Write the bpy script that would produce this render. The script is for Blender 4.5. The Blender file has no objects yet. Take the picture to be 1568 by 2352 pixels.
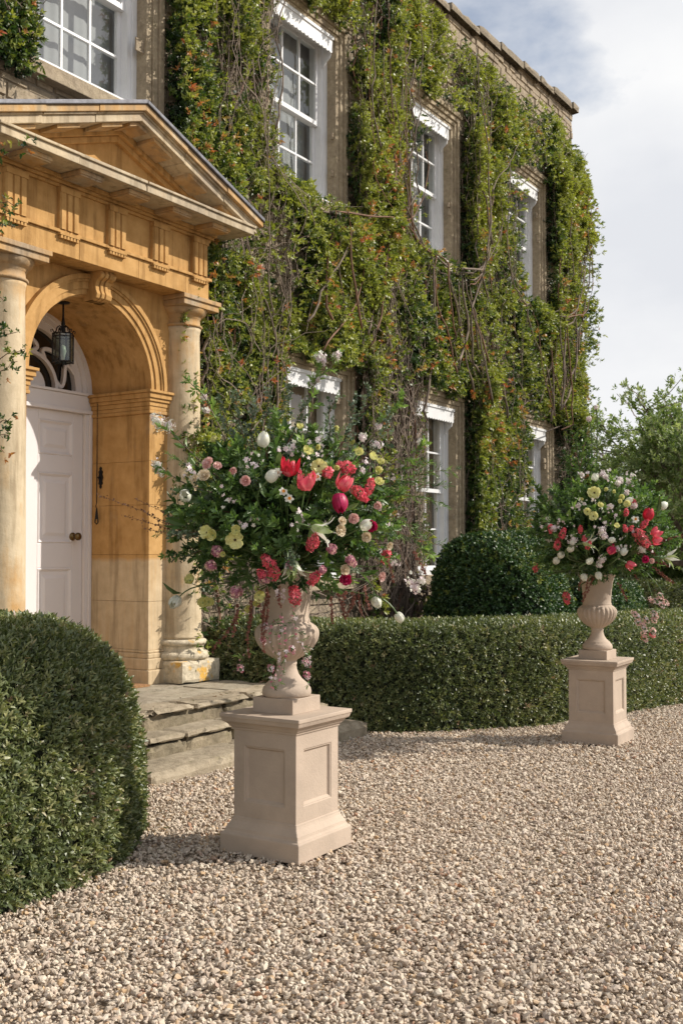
import bpy, math, random
import numpy as np
from mathutils import Vector, Matrix
random.seed(7); rng = np.random.default_rng(11)
scene = bpy.context.scene
COL = scene.collection
PI = math.pi

# ------------------------------------------------------------------ camera, sky, sun, exposure
TH = math.radians(32.4); PITCH = math.atan(92/2500.0)
Fh = np.array([math.cos(TH), math.sin(TH), 0.0]); Rt = np.array([math.sin(TH), -math.cos(TH), 0.0]); Zu = np.array([0, 0, 1.0])
Fw = Fh*math.cos(PITCH)+Zu*math.sin(PITCH); Up = Zu*math.cos(PITCH)-Fh*math.sin(PITCH)
CAM = np.array([0, 0, 1.5])
cd = bpy.data.cameras.new('camera'); cam = bpy.data.objects.new('camera', cd); COL.objects.link(cam)
cd.sensor_fit = 'HORIZONTAL'; cd.sensor_width = 24.0; cd.lens = 2500/1568*24.0
cd.clip_start = 0.05; cd.clip_end = 3000
cam.matrix_world = Matrix(((Rt[0], Up[0], -Fw[0], CAM[0]), (Rt[1], Up[1], -Fw[1], CAM[1]), (Rt[2], Up[2], -Fw[2], CAM[2]), (0, 0, 0, 1)))
cd.dof.use_dof = True; cd.dof.focus_distance = 5.4; cd.dof.aperture_fstop = 9.0
scene.camera = cam

SUNV = Vector((0.76, -1.0, 0.93)).normalized()      # towards the sun
world = bpy.data.worlds.new('World'); scene.world = world; world.use_nodes = True
wn = world.node_tree; wn.nodes.clear()
def N(nt, t, **k):
    n = nt.nodes.new(t)
    for a, b in k.items(): setattr(n, a, b)
    return n
wo = N(wn, 'ShaderNodeOutputWorld'); bg = N(wn, 'ShaderNodeBackground'); bg.inputs[1].default_value = 0.11
sky = N(wn, 'ShaderNodeTexSky', sky_type='NISHITA'); sky.sun_disc = False
sky.sun_elevation = math.asin(SUNV.z); sky.sun_rotation = math.atan2(SUNV.x, SUNV.y)
tc = N(wn, 'ShaderNodeTexCoord'); mp = N(wn, 'ShaderNodeMapping'); mp.inputs['Scale'].default_value = (1, 1, 1.8); mp.inputs['Location'].default_value = (7.548, 0.324, 3.0)
n1 = N(wn, 'ShaderNodeTexNoise'); n1.inputs['Scale'].default_value = 1.5; n1.inputs['Detail'].default_value = 9; n1.inputs['Roughness'].default_value = 0.55
r1 = N(wn, 'ShaderNodeValToRGB'); r1.color_ramp.elements[0].color = (0.22, 0.22, 0.22, 1); r1.color_ramp.elements[0].position = 0.445; r1.color_ramp.elements[1].position = 0.52
n2 = N(wn, 'ShaderNodeTexNoise'); n2.inputs['Scale'].default_value = 3.3; n2.inputs['Detail'].default_value = 7
r2 = N(wn, 'ShaderNodeValToRGB'); r2.color_ramp.elements[0].position = 0.38; r2.color_ramp.elements[1].position = 0.68
r2.color_ramp.elements[0].color = (6.6, 6.75, 7.1, 1); r2.color_ramp.elements[1].color = (8.3, 8.3, 8.3, 1)
mx = N(wn, 'ShaderNodeMixRGB')
wn.links.new(tc.outputs['Generated'], mp.inputs[0]); wn.links.new(mp.outputs[0], n1.inputs['Vector']); wn.links.new(mp.outputs[0], n2.inputs['Vector'])
wn.links.new(n1.outputs[0], r1.inputs[0]); wn.links.new(n2.outputs[0], r2.inputs[0])
wn.links.new(r1.outputs[0], mx.inputs[0]); wn.links.new(sky.outputs[0], mx.inputs[1]); wn.links.new(r2.outputs[0], mx.inputs[2])
wn.links.new(mx.outputs[0], bg.inputs[0]); wn.links.new(bg.outputs[0], wo.inputs[0])

sl = bpy.data.lights.new('sun', 'SUN'); sl.energy = 5.0; sl.angle = math.radians(0.5); sl.color = (1.0, 0.93, 0.83)
sun = bpy.data.objects.new('sun', sl); COL.objects.link(sun); sun.rotation_euler = SUNV.to_track_quat('Z', 'Y').to_euler(); sun.location = (5, -8, 12)
scene.view_settings.view_transform = 'Standard'; scene.view_settings.look = 'None'
scene.view_settings.gamma = 1; scene.view_settings.exposure = 0.12; scene.view_settings.use_curve_mapping = False

# ------------------------------------------------------------------ materials
def newmat(name):
    m = bpy.data.materials.new(name); m.use_nodes = True; nt = m.node_tree; nt.nodes.clear()
    o = N(nt, 'ShaderNodeOutputMaterial'); b = N(nt, 'ShaderNodeBsdfPrincipled'); nt.links.new(b.outputs[0], o.inputs[0])
    return m, nt, b, o
def ramp(nt, src, stops):
    r = N(nt, 'ShaderNodeValToRGB'); cr = r.color_ramp
    while len(cr.elements) < len(stops): cr.elements.new(0.5)
    for e, (p, c) in zip(cr.elements, stops):
        e.position = p; e.color = (c[0], c[1], c[2], 1)
    nt.links.new(src, r.inputs[0]); return r.outputs[0]
def noise(nt, scale, detail=5, rough=0.55, vec=None, stretch=None):
    tc = N(nt, 'ShaderNodeTexCoord'); v = tc.outputs['Object'] if vec is None else vec
    if stretch:
        mp = N(nt, 'ShaderNodeMapping'); mp.inputs['Scale'].default_value = stretch; nt.links.new(v, mp.inputs[0]); v = mp.outputs[0]
    n = N(nt, 'ShaderNodeTexNoise'); n.inputs['Scale'].default_value = scale; n.inputs['Detail'].default_value = detail; n.inputs['Roughness'].default_value = rough
    nt.links.new(v, n.inputs['Vector']); return n.outputs[0]
def mixc(nt, fac, a, b, mode='MIX'):
    m = N(nt, 'ShaderNodeMixRGB', blend_type=mode)
    for s, i in ((fac, 0), (a, 1), (b, 2)):
        if isinstance(s, (int, float)): m.inputs[i].default_value = s
        elif isinstance(s, tuple): m.inputs[i].default_value = (s[0], s[1], s[2], 1)
        else: nt.links.new(s, m.inputs[i])
    return m.outputs[0]
def bump(nt, b, h, strength, dist=0.01):
    n = N(nt, 'ShaderNodeBump'); n.inputs['Strength'].default_value = strength; n.inputs['Distance'].default_value = dist
    nt.links.new(h, n.inputs['Height']); nt.links.new(n.outputs[0], b.inputs['Normal'])
def mathn(nt, op, a, b=None, clamp=False):
    m = N(nt, 'ShaderNodeMath', operation=op, use_clamp=clamp)
    for i, s in enumerate((a, b)):
        if s is None: continue
        if isinstance(s, (int, float)): m.inputs[i].default_value = s
        else: nt.links.new(s, m.inputs[i])
    return m.outputs[0]
def wpos(nt):
    g = N(nt, 'ShaderNodeNewGeometry'); s = N(nt, 'ShaderNodeSeparateXYZ'); nt.links.new(g.outputs['Position'], s.inputs[0]); return g.outputs['Position'], s.outputs

OCHRE = (0.525, 0.315, 0.125); OCHRE2 = (0.40, 0.225, 0.078); PALE = (0.58, 0.475, 0.325); PALE2 = (0.46, 0.37, 0.245)
def limestone(name, ochre, low=None, grey=0.0, bs=0.35):
    """limewashed limestone: ochre wash worn off in patches; below height `low` the wash is gone"""
    m, nt, b, o = newmat(name); P, xyz = wpos(nt)
    a = noise(nt, 1.7, 8, 0.62, P); c = noise(nt, 9, 6, 0.6, P); d = noise(nt, 60, 4, 0.6, P); st = noise(nt, 3.0, 6, 0.6, P, (4, 4, 0.35))
    och = ramp(nt, c, [(0.3, OCHRE2), (0.7, OCHRE)]); pal = ramp(nt, c, [(0.3, PALE2), (0.68, PALE)])
    lo = 0.62-0.5*ochre
    f = ramp(nt, mathn(nt, 'ADD', mathn(nt, 'MULTIPLY', a, 0.65), mathn(nt, 'MULTIPLY', st, 0.35)), [(lo-0.06, (0.0, 0.0, 0.0)), (lo+0.10, (1, 1, 1))])
    if low is not None:
        hh = mathn(nt, 'ADD', xyz['Z'], mathn(nt, 'MULTIPLY', c, 0.08)); q = mathn(nt, 'MULTIPLY', mathn(nt, 'SUBTRACT', hh, low), 25, True)
        q = mathn(nt, 'MAXIMUM', q, mathn(nt, 'MULTIPLY', mathn(nt, 'SUBTRACT', st, 0.52), 2.2, True))
        f = mathn(nt, 'MULTIPLY', f, q)
    if low is not None and ochre > .5: pal = mixc(nt, 0.18, pal, och)
    col = mixc(nt, f, pal, och)
    if grey: col = mixc(nt, ramp(nt, a, [(0.5-grey*0.3, (0, 0, 0)), (0.75, (1, 1, 1))]), col, (0.33, 0.30, 0.25))
    dirt = ramp(nt, st, [(0.36, (0.50, 0.46, 0.41)), (0.50, (1, 1, 1))]); col = mixc(nt, 0.62, col, dirt, 'MULTIPLY')
    ao = N(nt, 'ShaderNodeTexNoise'); ao.inputs['Scale'].default_value = 150; nt.links.new(P, ao.inputs['Vector'])
    nt.links.new(col, b.inputs['Base Color']); b.inputs['Roughness'].default_value = 0.92; b.inputs['Specular IOR Level'].default_value = 0.2
    hsum = mathn(nt, 'ADD', mathn(nt, 'ADD', c, mathn(nt, 'MULTIPLY', d, 0.35)), mathn(nt, 'MULTIPLY', f, 0.25)); bump(nt, b, hsum, bs, 0.012)
    return m
M = {}
M['ochre'] = limestone('ochre_limewash', 0.62)
M['reveal'] = limestone('ochre_reveal', 0.66, 1.45)
M['column'] = limestone('column_stone', 0.14, 0.9, 0.0, 0.45)
M['corn'] = limestone('weathered_cornice', 0.12, None, 0.45, 0.7); M['cap'] = limestone('worn_capital_stone', 0.40, None, 0.15, 0.6)
def lichen_stone():
    m, nt, b, o = newmat('lichened_stone'); P, xyz = wpos(nt)
    a = noise(nt, 7, 7, 0.65, P); c = noise(nt, 22, 6, 0.65, P); v = noise(nt, 5, 6, 0.7, P)
    col = ramp(nt, c, [(0.3, (0.36, 0.31, 0.22)), (0.6, (0.62, 0.54, 0.40))])
    col = mixc(nt, ramp(nt, v, [(0.56, (0, 0, 0)), (0.63, (1, 1, 1))]), col, (0.62, 0.36, 0.07))
    nt.links.new(col, b.inputs['Base Color']); b.inputs['Roughness'].default_value = 0.95; bump(nt, b, mathn(nt, 'ADD', a, c), 0.8, 0.015); return m
M['lichen'] = lichen_stone()
def paving(name, base, dark, s=1.0):
    m, nt, b, o = newmat(name); P, xyz = wpos(nt); oi = N(nt, 'ShaderNodeObjectInfo')
    a = noise(nt, 2.2*s, 8, 0.65, P); c = noise(nt, 16*s, 7, 0.7, P); d = noise(nt, 80*s, 4, 0.6, P)
    col = ramp(nt, a, [(0.32, dark), (0.62, base)]); col = mixc(nt, 0.75, col, ramp(nt, c, [(0.33, (0.45, 0.42, 0.36)), (0.6, (1.0, 1.0, 1.0))]), 'MULTIPLY')
    col = mixc(nt, ramp(nt, noise(nt, 11, 6, 0.7, P), [(0.60, (0, 0, 0)), (0.66, (0.6, 0.6, 0.6))]), col, (0.17, 0.15, 0.07))
    col = mixc(nt, mathn(nt, 'MULTIPLY', oi.outputs['Random'], 0.35), col, dark)
    nt.links.new(col, b.inputs['Base Color']); b.inputs['Roughness'].default_value = 0.93; bump(nt, b, mathn(nt, 'ADD', c, mathn(nt, 'MULTIPLY', d, 0.5)), 0.9, 0.012); return m
M['paving'] = paving('old_paving', (0.46, 0.385, 0.28), (0.25, 0.205, 0.14))
M['riser'] = paving('mossy_riser', (0.34, 0.28, 0.19), (0.15, 0.125, 0.08), 1.4)
M['flag'] = paving('flagstone', (0.40, 0.35, 0.26), (0.29, 0.25, 0.19), 0.7)
M['rubble'] = paving('rubble_stone', (0.42, 0.34, 0.24), (0.26, 0.21, 0.15), 1.2)
M['coping'] = paving('coping_stone', (0.34, 0.28, 0.20), (0.20, 0.165, 0.12), 1.3)
M['surround'] = paving('window_surround', (0.44, 0.36, 0.245), (0.30, 0.24, 0.17), 1.0)
def simple(name, col, rough=0.5, metal=0.0, spec=0.5, nscale=None, namt=0.12, bs=0.0, bscale=60):
    m, nt, b, o = newmat(name); c = col
    if nscale:
        P, _ = wpos(nt); q = noise(nt, nscale, 6, 0.6, P)
        c = ramp(nt, q, [(0.3, tuple(x*(1-namt) for x in col)), (0.7, tuple(min(1, x*(1+namt)) for x in col))]); nt.links.new(c, b.inputs['Base Color'])
        if bs: bump(nt, b, noise(nt, bscale, 5, 0.65, P), bs, 0.006)
    else: b.inputs['Base Color'].default_value = (*col, 1)
    b.inputs['Roughness'].default_value = rough; b.inputs['Metallic'].default_value = metal; b.inputs['Specular IOR Level'].default_value = spec
    return m
M['mortar'] = simple('mortar', (0.21, 0.175, 0.13), 0.95, nscale=8, namt=0.3, bs=0.5)
M['lead'] = simple('lead_flashing', (0.10, 0.10, 0.115), 0.5, 0.3, nscale=12, namt=0.45, bs=0.3, bscale=20)
M['white'] = simple('white_paint', (0.66, 0.665, 0.675), 0.45, nscale=5, namt=0.05, bs=0.12, bscale=40)
M['door'] = simple('pale_pink_door_paint', (0.70, 0.665, 0.66), 0.42, nscale=3, namt=0.03, bs=0.08, bscale=50)
M['iron'] = simple('black_iron', (0.015, 0.014, 0.014), 0.55, 0.6, nscale=30, namt=0.4, bs=0.3)
M['brass'] = simple('aged_brass', (0.16, 0.11, 0.05), 0.3, 1.0)
M['mat'] = simple('coir', (0.30, 0.16, 0.07), 1.0, nscale=60, namt=0.4, bs=1.0, bscale=150)
M['pedestal'] = simple('taupe_painted_stone', (0.455, 0.365, 0.288), 0.80, spec=0.22, nscale=3.0, namt=0.16, bs=0.4, bscale=70)
M['dark'] = simple('dark_interior', (0.02, 0.018, 0.016), 0.9)
M['curtain_w'] = simple('grey_voile', (0.27, 0.27, 0.275), 0.9, nscale=2, namt=0.15)
M['curtain_t'] = simple('tan_blind', (0.34, 0.26, 0.175), 0.9, nscale=2, namt=0.15)
def glassmat(name, tint=(0.9, 0.93, 0.92)):
    m, nt, b, o = newmat(name); nt.nodes.remove(b)
    t = N(nt, 'ShaderNodeBsdfTransparent'); t.inputs[0].default_value = (*tint, 1); g = N(nt, 'ShaderNodeBsdfGlossy'); g.inputs['Roughness'].default_value = 0.02
    P, _ = wpos(nt); bn = N(nt, 'ShaderNodeBump'); bn.inputs['Strength'].default_value = 0.15; bn.inputs['Distance'].default_value = 0.01; nt.links.new(noise(nt, 3, 2, 0.5, P), bn.inputs['Height']); nt.links.new(bn.outputs[0], g.inputs['Normal'])
    f = N(nt, 'ShaderNodeFresnel'); f.inputs[0].default_value = 1.55; x = N(nt, 'ShaderNodeMixShader')
    ge = N(nt, 'ShaderNodeNewGeometry'); nt.links.new(mathn(nt, 'ADD', mathn(nt, 'MULTIPLY', f.outputs[0], mathn(nt, 'SUBTRACT', 1.0, ge.outputs['Backfacing'])), 0.05, True), x.inputs[0]); nt.links.new(t.outputs[0], x.inputs[1]); nt.links.new(g.outputs[0], x.inputs[2]); nt.links.new(x.outputs[0], o.inputs[0]); return m
M['glass'] = glassmat('window_glass'); M['lglass'] = glassmat('lantern_glass', (0.45, 0.52, 0.47))
def leafmat(name, stops, rough=0.42, trans=0.25, spec=0.5, mode='INST'):
    m, nt, b, o = newmat(name); at = N(nt, 'ShaderNodeAttribute', attribute_type='INSTANCER', attribute_name='tint')
    if mode == 'OBJ': src = N(nt, 'ShaderNodeObjectInfo').outputs['Random']
    else: src = at.outputs['Fac']
    col = ramp(nt, src, stops); nt.links.new(col, b.inputs['Base Color']); b.inputs['Roughness'].default_value = rough; b.inputs['Specular IOR Level'].default_value = spec
    tr = N(nt, 'ShaderNodeBsdfTranslucent'); tcol = mixc(nt, 1.0, col, (1.25, 1.35, 0.6), 'MULTIPLY'); nt.links.new(tcol, tr.inputs[0])
    x = N(nt, 'ShaderNodeMixShader'); x.inputs[0].default_value = trans
    nt.links.new(b.outputs[0], x.inputs[1]); nt.links.new(tr.outputs[0], x.inputs[2]); nt.links.new(x.outputs[0], o.inputs[0]); return m
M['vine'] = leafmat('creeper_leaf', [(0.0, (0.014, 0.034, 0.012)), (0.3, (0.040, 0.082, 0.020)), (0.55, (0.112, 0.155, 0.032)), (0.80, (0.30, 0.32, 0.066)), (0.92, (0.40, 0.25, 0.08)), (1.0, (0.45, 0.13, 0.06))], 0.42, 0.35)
M['box'] = leafmat('hedge_leaf', [(0.0, (0.046, 0.070, 0.026)), (0.45, (0.15, 0.18, 0.068)), (0.8, (0.31, 0.31, 0.135)), (0.95, (0.36, 0.31, 0.19)), (1.0, (0.34, 0.22, 0.15))], 0.42, 0.22, 0.6)
M['shrub'] = leafmat('shrub_leaf', [(0.0, (0.022, 0.055, 0.020)), (0.6, (0.055, 0.11, 0.030)), (1.0, (0.24, 0.27, 0.05))], 0.42, 0.18, 0.5)
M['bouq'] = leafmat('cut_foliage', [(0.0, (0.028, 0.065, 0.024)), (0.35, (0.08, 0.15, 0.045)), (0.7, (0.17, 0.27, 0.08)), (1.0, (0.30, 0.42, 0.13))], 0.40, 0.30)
M['bouq_grey'] = leafmat('eucalyptus_leaf', [(0.0, (0.05, 0.085, 0.05)), (1.0, (0.26, 0.32, 0.22))], 0.5, 0.15)
M['tree'] = leafmat('tree_leaf', [(0.0, (0.06, 0.105, 0.035)), (0.6, (0.17, 0.24, 0.075)), (1.0, (0.42, 0.47, 0.28))], 0.5, 0.35)
M['rosem'] = leafmat('rosemary_leaf', [(0.0, (0.04, 0.06, 0.045)), (0.8, (0.10, 0.14, 0.10)), (1.0, (0.22, 0.19, 0.32))], 0.6, 0.1)
M['gravel'] = None
def gravelmat():
    m, nt, b, o = newmat('gravel_stone'); at = N(nt, 'ShaderNodeAttribute', attribute_type='INSTANCER', attribute_name='tint')
    col = ramp(nt, at.outputs['Fac'], [(0.0, (0.30, 0.23, 0.18)), (0.15, (0.46, 0.37, 0.29)), (0.38, (0.59, 0.495, 0.39)), (0.62, (0.68, 0.59, 0.475)), (0.8, (0.56, 0.47, 0.39)), (0.87, (0.55, 0.38, 0.22)), (0.94, (0.46, 0.40, 0.35)), (0.985, (0.42, 0.22, 0.12)), (1.0, (0.22, 0.2, 0.19))])
    P, _ = wpos(nt); col = mixc(nt, 0.5, col, ramp(nt, noise(nt, 90, 4, 0.6, P), [(0.3, (0.7, 0.66, 0.6)), (0.6, (1, 1, 1))]), 'MULTIPLY')
    nt.links.new(col, b.inputs['Base Color']); b.inputs['Roughness'].default_value = 0.8; b.inputs['Specular IOR Level'].default_value = 0.3; bump(nt, b, noise(nt, 200, 3, 0.6, P), 0.4, 0.003); return m
M['gravel'] = gravelmat()
def groundmat():
    m, nt, b, o = newmat('gravel_bed'); P, _ = wpos(nt); v = N(nt, 'ShaderNodeTexVoronoi'); v.inputs['Scale'].default_value = 45; nt.links.new(P, v.inputs['Vector'])
    s = N(nt, 'ShaderNodeSeparateColor'); nt.links.new(v.outputs['Color'], s.inputs[0])
    col = ramp(nt, s.outputs[0], [(0.0, (0.30, 0.24, 0.18)), (0.4, (0.55, 0.46, 0.36)), (0.8, (0.62, 0.54, 0.44)), (1.0, (0.45, 0.30, 0.17))])
    col = mixc(nt, 1.0, col, ramp(nt, v.outputs['Distance'], [(0.25, (1, 1, 1)), (0.7, (0.35, 0.3, 0.25))]), 'MULTIPLY')
    nt.links.new(col, b.inputs['Base Color']); b.inputs['Roughness'].default_value = 0.95; bump(nt, b, mathn(nt, 'SUBTRACT', 1.0, v.outputs['Distance']), 1.0, 0.02); return m
M['ground'] = groundmat()
M['bark'] = simple('vine_bark', (0.165, 0.125, 0.095), 0.9, nscale=9, namt=0.45, bs=0.6, bscale=90)
M['bark_r'] = simple('reddish_bark', (0.17, 0.09, 0.055), 0.85, nscale=9, namt=0.4)
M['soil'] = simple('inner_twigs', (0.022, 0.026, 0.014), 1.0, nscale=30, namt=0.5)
M['stem'] = simple('green_stem', (0.085, 0.14, 0.045), 0.5)
def petal(name, c, c2=None, rough=0.45, tr=0.3):
    m, nt, b, o = newmat(name); P, _ = wpos(nt); c2 = c2 or tuple(x*0.75 for x in c)
    col = ramp(nt, noise(nt, 38, 3, 0.5, P), [(0.35, c2), (0.62, c)]); nt.links.new(col, b.inputs['Base Color']); b.inputs['Roughness'].default_value = rough
    t = N(nt, 'ShaderNodeBsdfTranslucent'); nt.links.new(col, t.inputs[0]); x = N(nt, 'ShaderNodeMixShader'); x.inputs[0].default_value = tr
    nt.links.new(b.outputs[0], x.inputs[1]); nt.links.new(t.outputs[0], x.inputs[2]); nt.links.new(x.outputs[0], o.inputs[0]); return m
PC = {'red': petal('red_petal', (0.72, 0.025, 0.06), (0.45, 0.01, 0.03)), 'pink': petal('rose_pink_petal', (0.85, 0.09, 0.16), (0.80, 0.22, 0.24)),
      'magenta': petal('magenta_petal', (0.60, 0.02, 0.13), (0.40, 0.01, 0.07)), 'coral': petal('coral_petal', (0.82, 0.20, 0.20), (0.72, 0.07, 0.14)),
      'white': petal('white_petal', (0.82, 0.82, 0.74), (0.74, 0.75, 0.62)), 'cream': petal('cream_petal', (0.84, 0.74, 0.56), (0.80, 0.66, 0.46)),
      'yellow': petal('pale_yellow_petal', (0.80, 0.78, 0.38), (0.72, 0.70, 0.28)), 'blush': petal('blush_petal', (0.84, 0.60, 0.54), (0.80, 0.45, 0.42)),
      'mauve': petal('mauve_petal', (0.58, 0.26, 0.36), (0.42, 0.14, 0.22)), 'green': petal('green_petal', (0.50, 0.58, 0.30), (0.30, 0.40, 0.14)),
      'orange': petal('orange_petal', (0.85, 0.38, 0.04)), 'tassel': petal('tassel_red', (0.30, 0.12, 0.085), (0.20, 0.075, 0.05)), 'centre': petal('dark_centre', (0.12, 0.08, 0.02)),
      'whitepink': petal('blossom_petal', (0.84, 0.76, 0.76), (0.80, 0.66, 0.68)), 'jasmine': petal('jasmine_bud', (0.60, 0.16, 0.25), (0.74, 0.5, 0.5))}

# ------------------------------------------------------------------ mesh helpers
def mesh(name, V, Fc, mat=None, smooth=False):
    me = bpy.data.meshes.new(name)
    V = np.asarray(V, dtype=np.float32)
    me.from_pydata(V.tolist(), [], Fc if isinstance(Fc, list) else Fc.tolist()); me.update()
    if smooth: me.polygons.foreach_set('use_smooth', [True]*len(me.polygons))
    if mat:
        for mm in (mat if isinstance(mat, list) else [mat]): me.materials.append(mm)
    return me
def obj(name, V, Fc, mat, parent=None, smooth=False, bevel=0, loc=None, kind=None, seg=2):
    o = bpy.data.objects.new(name, mesh(name, V, Fc, mat, smooth)); COL.objects.link(o)
    if parent is not None: o.parent = parent
    if loc is not None: o.location = loc
    if bevel:
        b = o.modifiers.new('bevel', 'BEVEL'); b.width = bevel; b.segments = seg; b.limit_method = 'ANGLE'; b.angle_limit = math.radians(35)
    if kind: o['kind'] = kind
    return o
def linkmesh(name, me, parent=None, M4=None, kind=None):
    o = bpy.data.objects.new(name, me); COL.objects.link(o)
    if parent is not None: o.parent = parent
    if M4 is not None: o.matrix_local = M4
    if kind: o['kind'] = kind
    return o
def thing(name, label, cat, loc=(0, 0, 0), group=None):
    o = bpy.data.objects.new(name, None); COL.objects.link(o); o.location = loc; o.empty_display_size = 0.1
    o['label'] = label; o['category'] = cat
    if group: o['group'] = group
    return o
def tag(o, label, cat, group=None):
    o['label'] = label; o['category'] = cat
    if group: o['group'] = group
    return o
class MB:
    """collects boxes, prisms, tubes, lathes"""
    def __init__(s): s.V = []; s.F = []
    def add(s, V, F):
        n = len(s.V); s.V += [tuple(map(float, v)) for v in V]; s.F += [tuple(int(i)+n for i in f) for f in F]; return s
    def box(s, x0, x1, y0, y1, z0, z1):
        return s.add([(x0, y0, z0), (x1, y0, z0), (x1, y1, z0), (x0, y1, z0), (x0, y0, z1), (x1, y0, z1), (x1, y1, z1), (x0, y1, z1)],
                     [(0, 3, 2, 1), (4, 5, 6, 7), (0, 1, 5, 4), (1, 2, 6, 5), (2, 3, 7, 6), (3, 0, 4, 7)])
    def prism(s, poly, ax, a, b):
        """poly of 2D points extruded along axis ax ('x': (y,z), 'y': (x,z), 'z': (x,y))"""
        f = {'x': lambda p, t: (t, p[0], p[1]), 'y': lambda p, t: (p[0], t, p[1]), 'z': lambda p, t: (p[0], p[1], t)}[ax]
        n = len(poly); V = [f(p, a) for p in poly]+[f(p, b) for p in poly]
        return s.add(V, [tuple(range(n)), tuple(range(2*n-1, n-1, -1))]+[(i, n+i, n+(i+1) % n, (i+1) % n) for i in range(n)])
    def lathe(s, prof, cx, cy, seg=32, cap=True, rf=None):
        V = []
        for r, z in prof:
            for k in range(seg):
                a = 2*PI*k/seg; rr = rf(r, z, a) if rf else r; V.append((cx+rr*math.cos(a), cy+rr*math.sin(a), z))
        F = [(i*seg+k, i*seg+(k+1) % seg, (i+1)*seg+(k+1) % seg, (i+1)*seg+k) for i in range(len(prof)-1) for k in range(seg)]
        if cap: F += [tuple(range(seg-1, -1, -1)), tuple((len(prof)-1)*seg+k for k in range(seg))]
        return s.add(V, F)
    def square(s, prof, cx, cy):
        V = []
        for h, z in prof: V += [(cx-h, cy-h, z), (cx+h, cy-h, z), (cx+h, cy+h, z), (cx-h, cy+h, z)]
        F = [(i*4+k, i*4+(k+1) % 4, (i+1)*4+(k+1) % 4, (i+1)*4+k) for i in range(len(prof)-1) for k in range(4)]
        F += [(3, 2, 1, 0), tuple((len(prof)-1)*4+k for k in range(4))]
        return s.add(V, F)
    def tube(s, pts, rad, seg=5):
        pts = np.asarray(pts, float); n = len(pts); rad = np.broadcast_to(rad, n)
        T = np.gradient(pts, axis=0); T /= np.linalg.norm(T, axis=1)[:, None]+1e-9
        a = np.where(np.abs(T[:, 2:3]) < 0.9, np.array([[0, 0, 1.0]]), np.array([[1.0, 0, 0]])); A = np.cross(T, a); A /= np.linalg.norm(A, axis=1)[:, None]+1e-9; B = np.cross(T, A)
        ang = np.arange(seg)*2*PI/seg
        V = pts[:, None]+rad[:, None, None]*(A[:, None]*np.cos(ang)[None, :, None]+B[:, None]*np.sin(ang)[None, :, None])
        F = [(i*seg+k, i*seg+(k+1) % seg, (i+1)*seg+(k+1) % seg, (i+1)*seg+k) for i in range(n-1) for k in range(seg)]
        F += [tuple(range(seg-1, -1, -1)), tuple((n-1)*seg+k for k in range(seg))]
        return s.add(V.reshape(-1, 3), F)
    def obj(s, name, mat, parent=None, **k): return obj(name, s.V, s.F, mat, parent, **k)
_h = {}
def vnoise(P, scale, seed=0):
    """trilinear value noise 0..1 on points (N,3)"""
    P = np.asarray(P, float)*scale+1000.0; i = np.floor(P).astype(np.int64); f = P-i; f = f*f*(3-2*f); r = 0
    for dx in (0, 1):
        for dy in (0, 1):
            for dz in (0, 1):
                x = i[:, 0]+dx; y = i[:, 1]+dy; z = i[:, 2]+dz
                h = (x*73856093 ^ y*19349663 ^ z*83492791 ^ (seed*2654435761+12345)) & 0x7fffffff
                h = (h*1103515245+12345) & 0x7fffffff; h = ((h >> 13) ^ h)*1274126177 & 0x7fffffff
                w = (f[:, 0] if dx else 1-f[:, 0])*(f[:, 1] if dy else 1-f[:, 1])*(f[:, 2] if dz else 1-f[:, 2]); r = r+w*(h/0x7fffffff)
    return r
def fbm(P, s, seed=0, o=3): return sum(vnoise(P, s*2**k, seed+k)*0.5**k for k in range(o))/sum(0.5**k for k in range(o))
def px(x, y, Y):
    return CAM+(Fw+Rt*(x-784)/2500-Up*(y-1176)/2500)*Y
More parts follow.
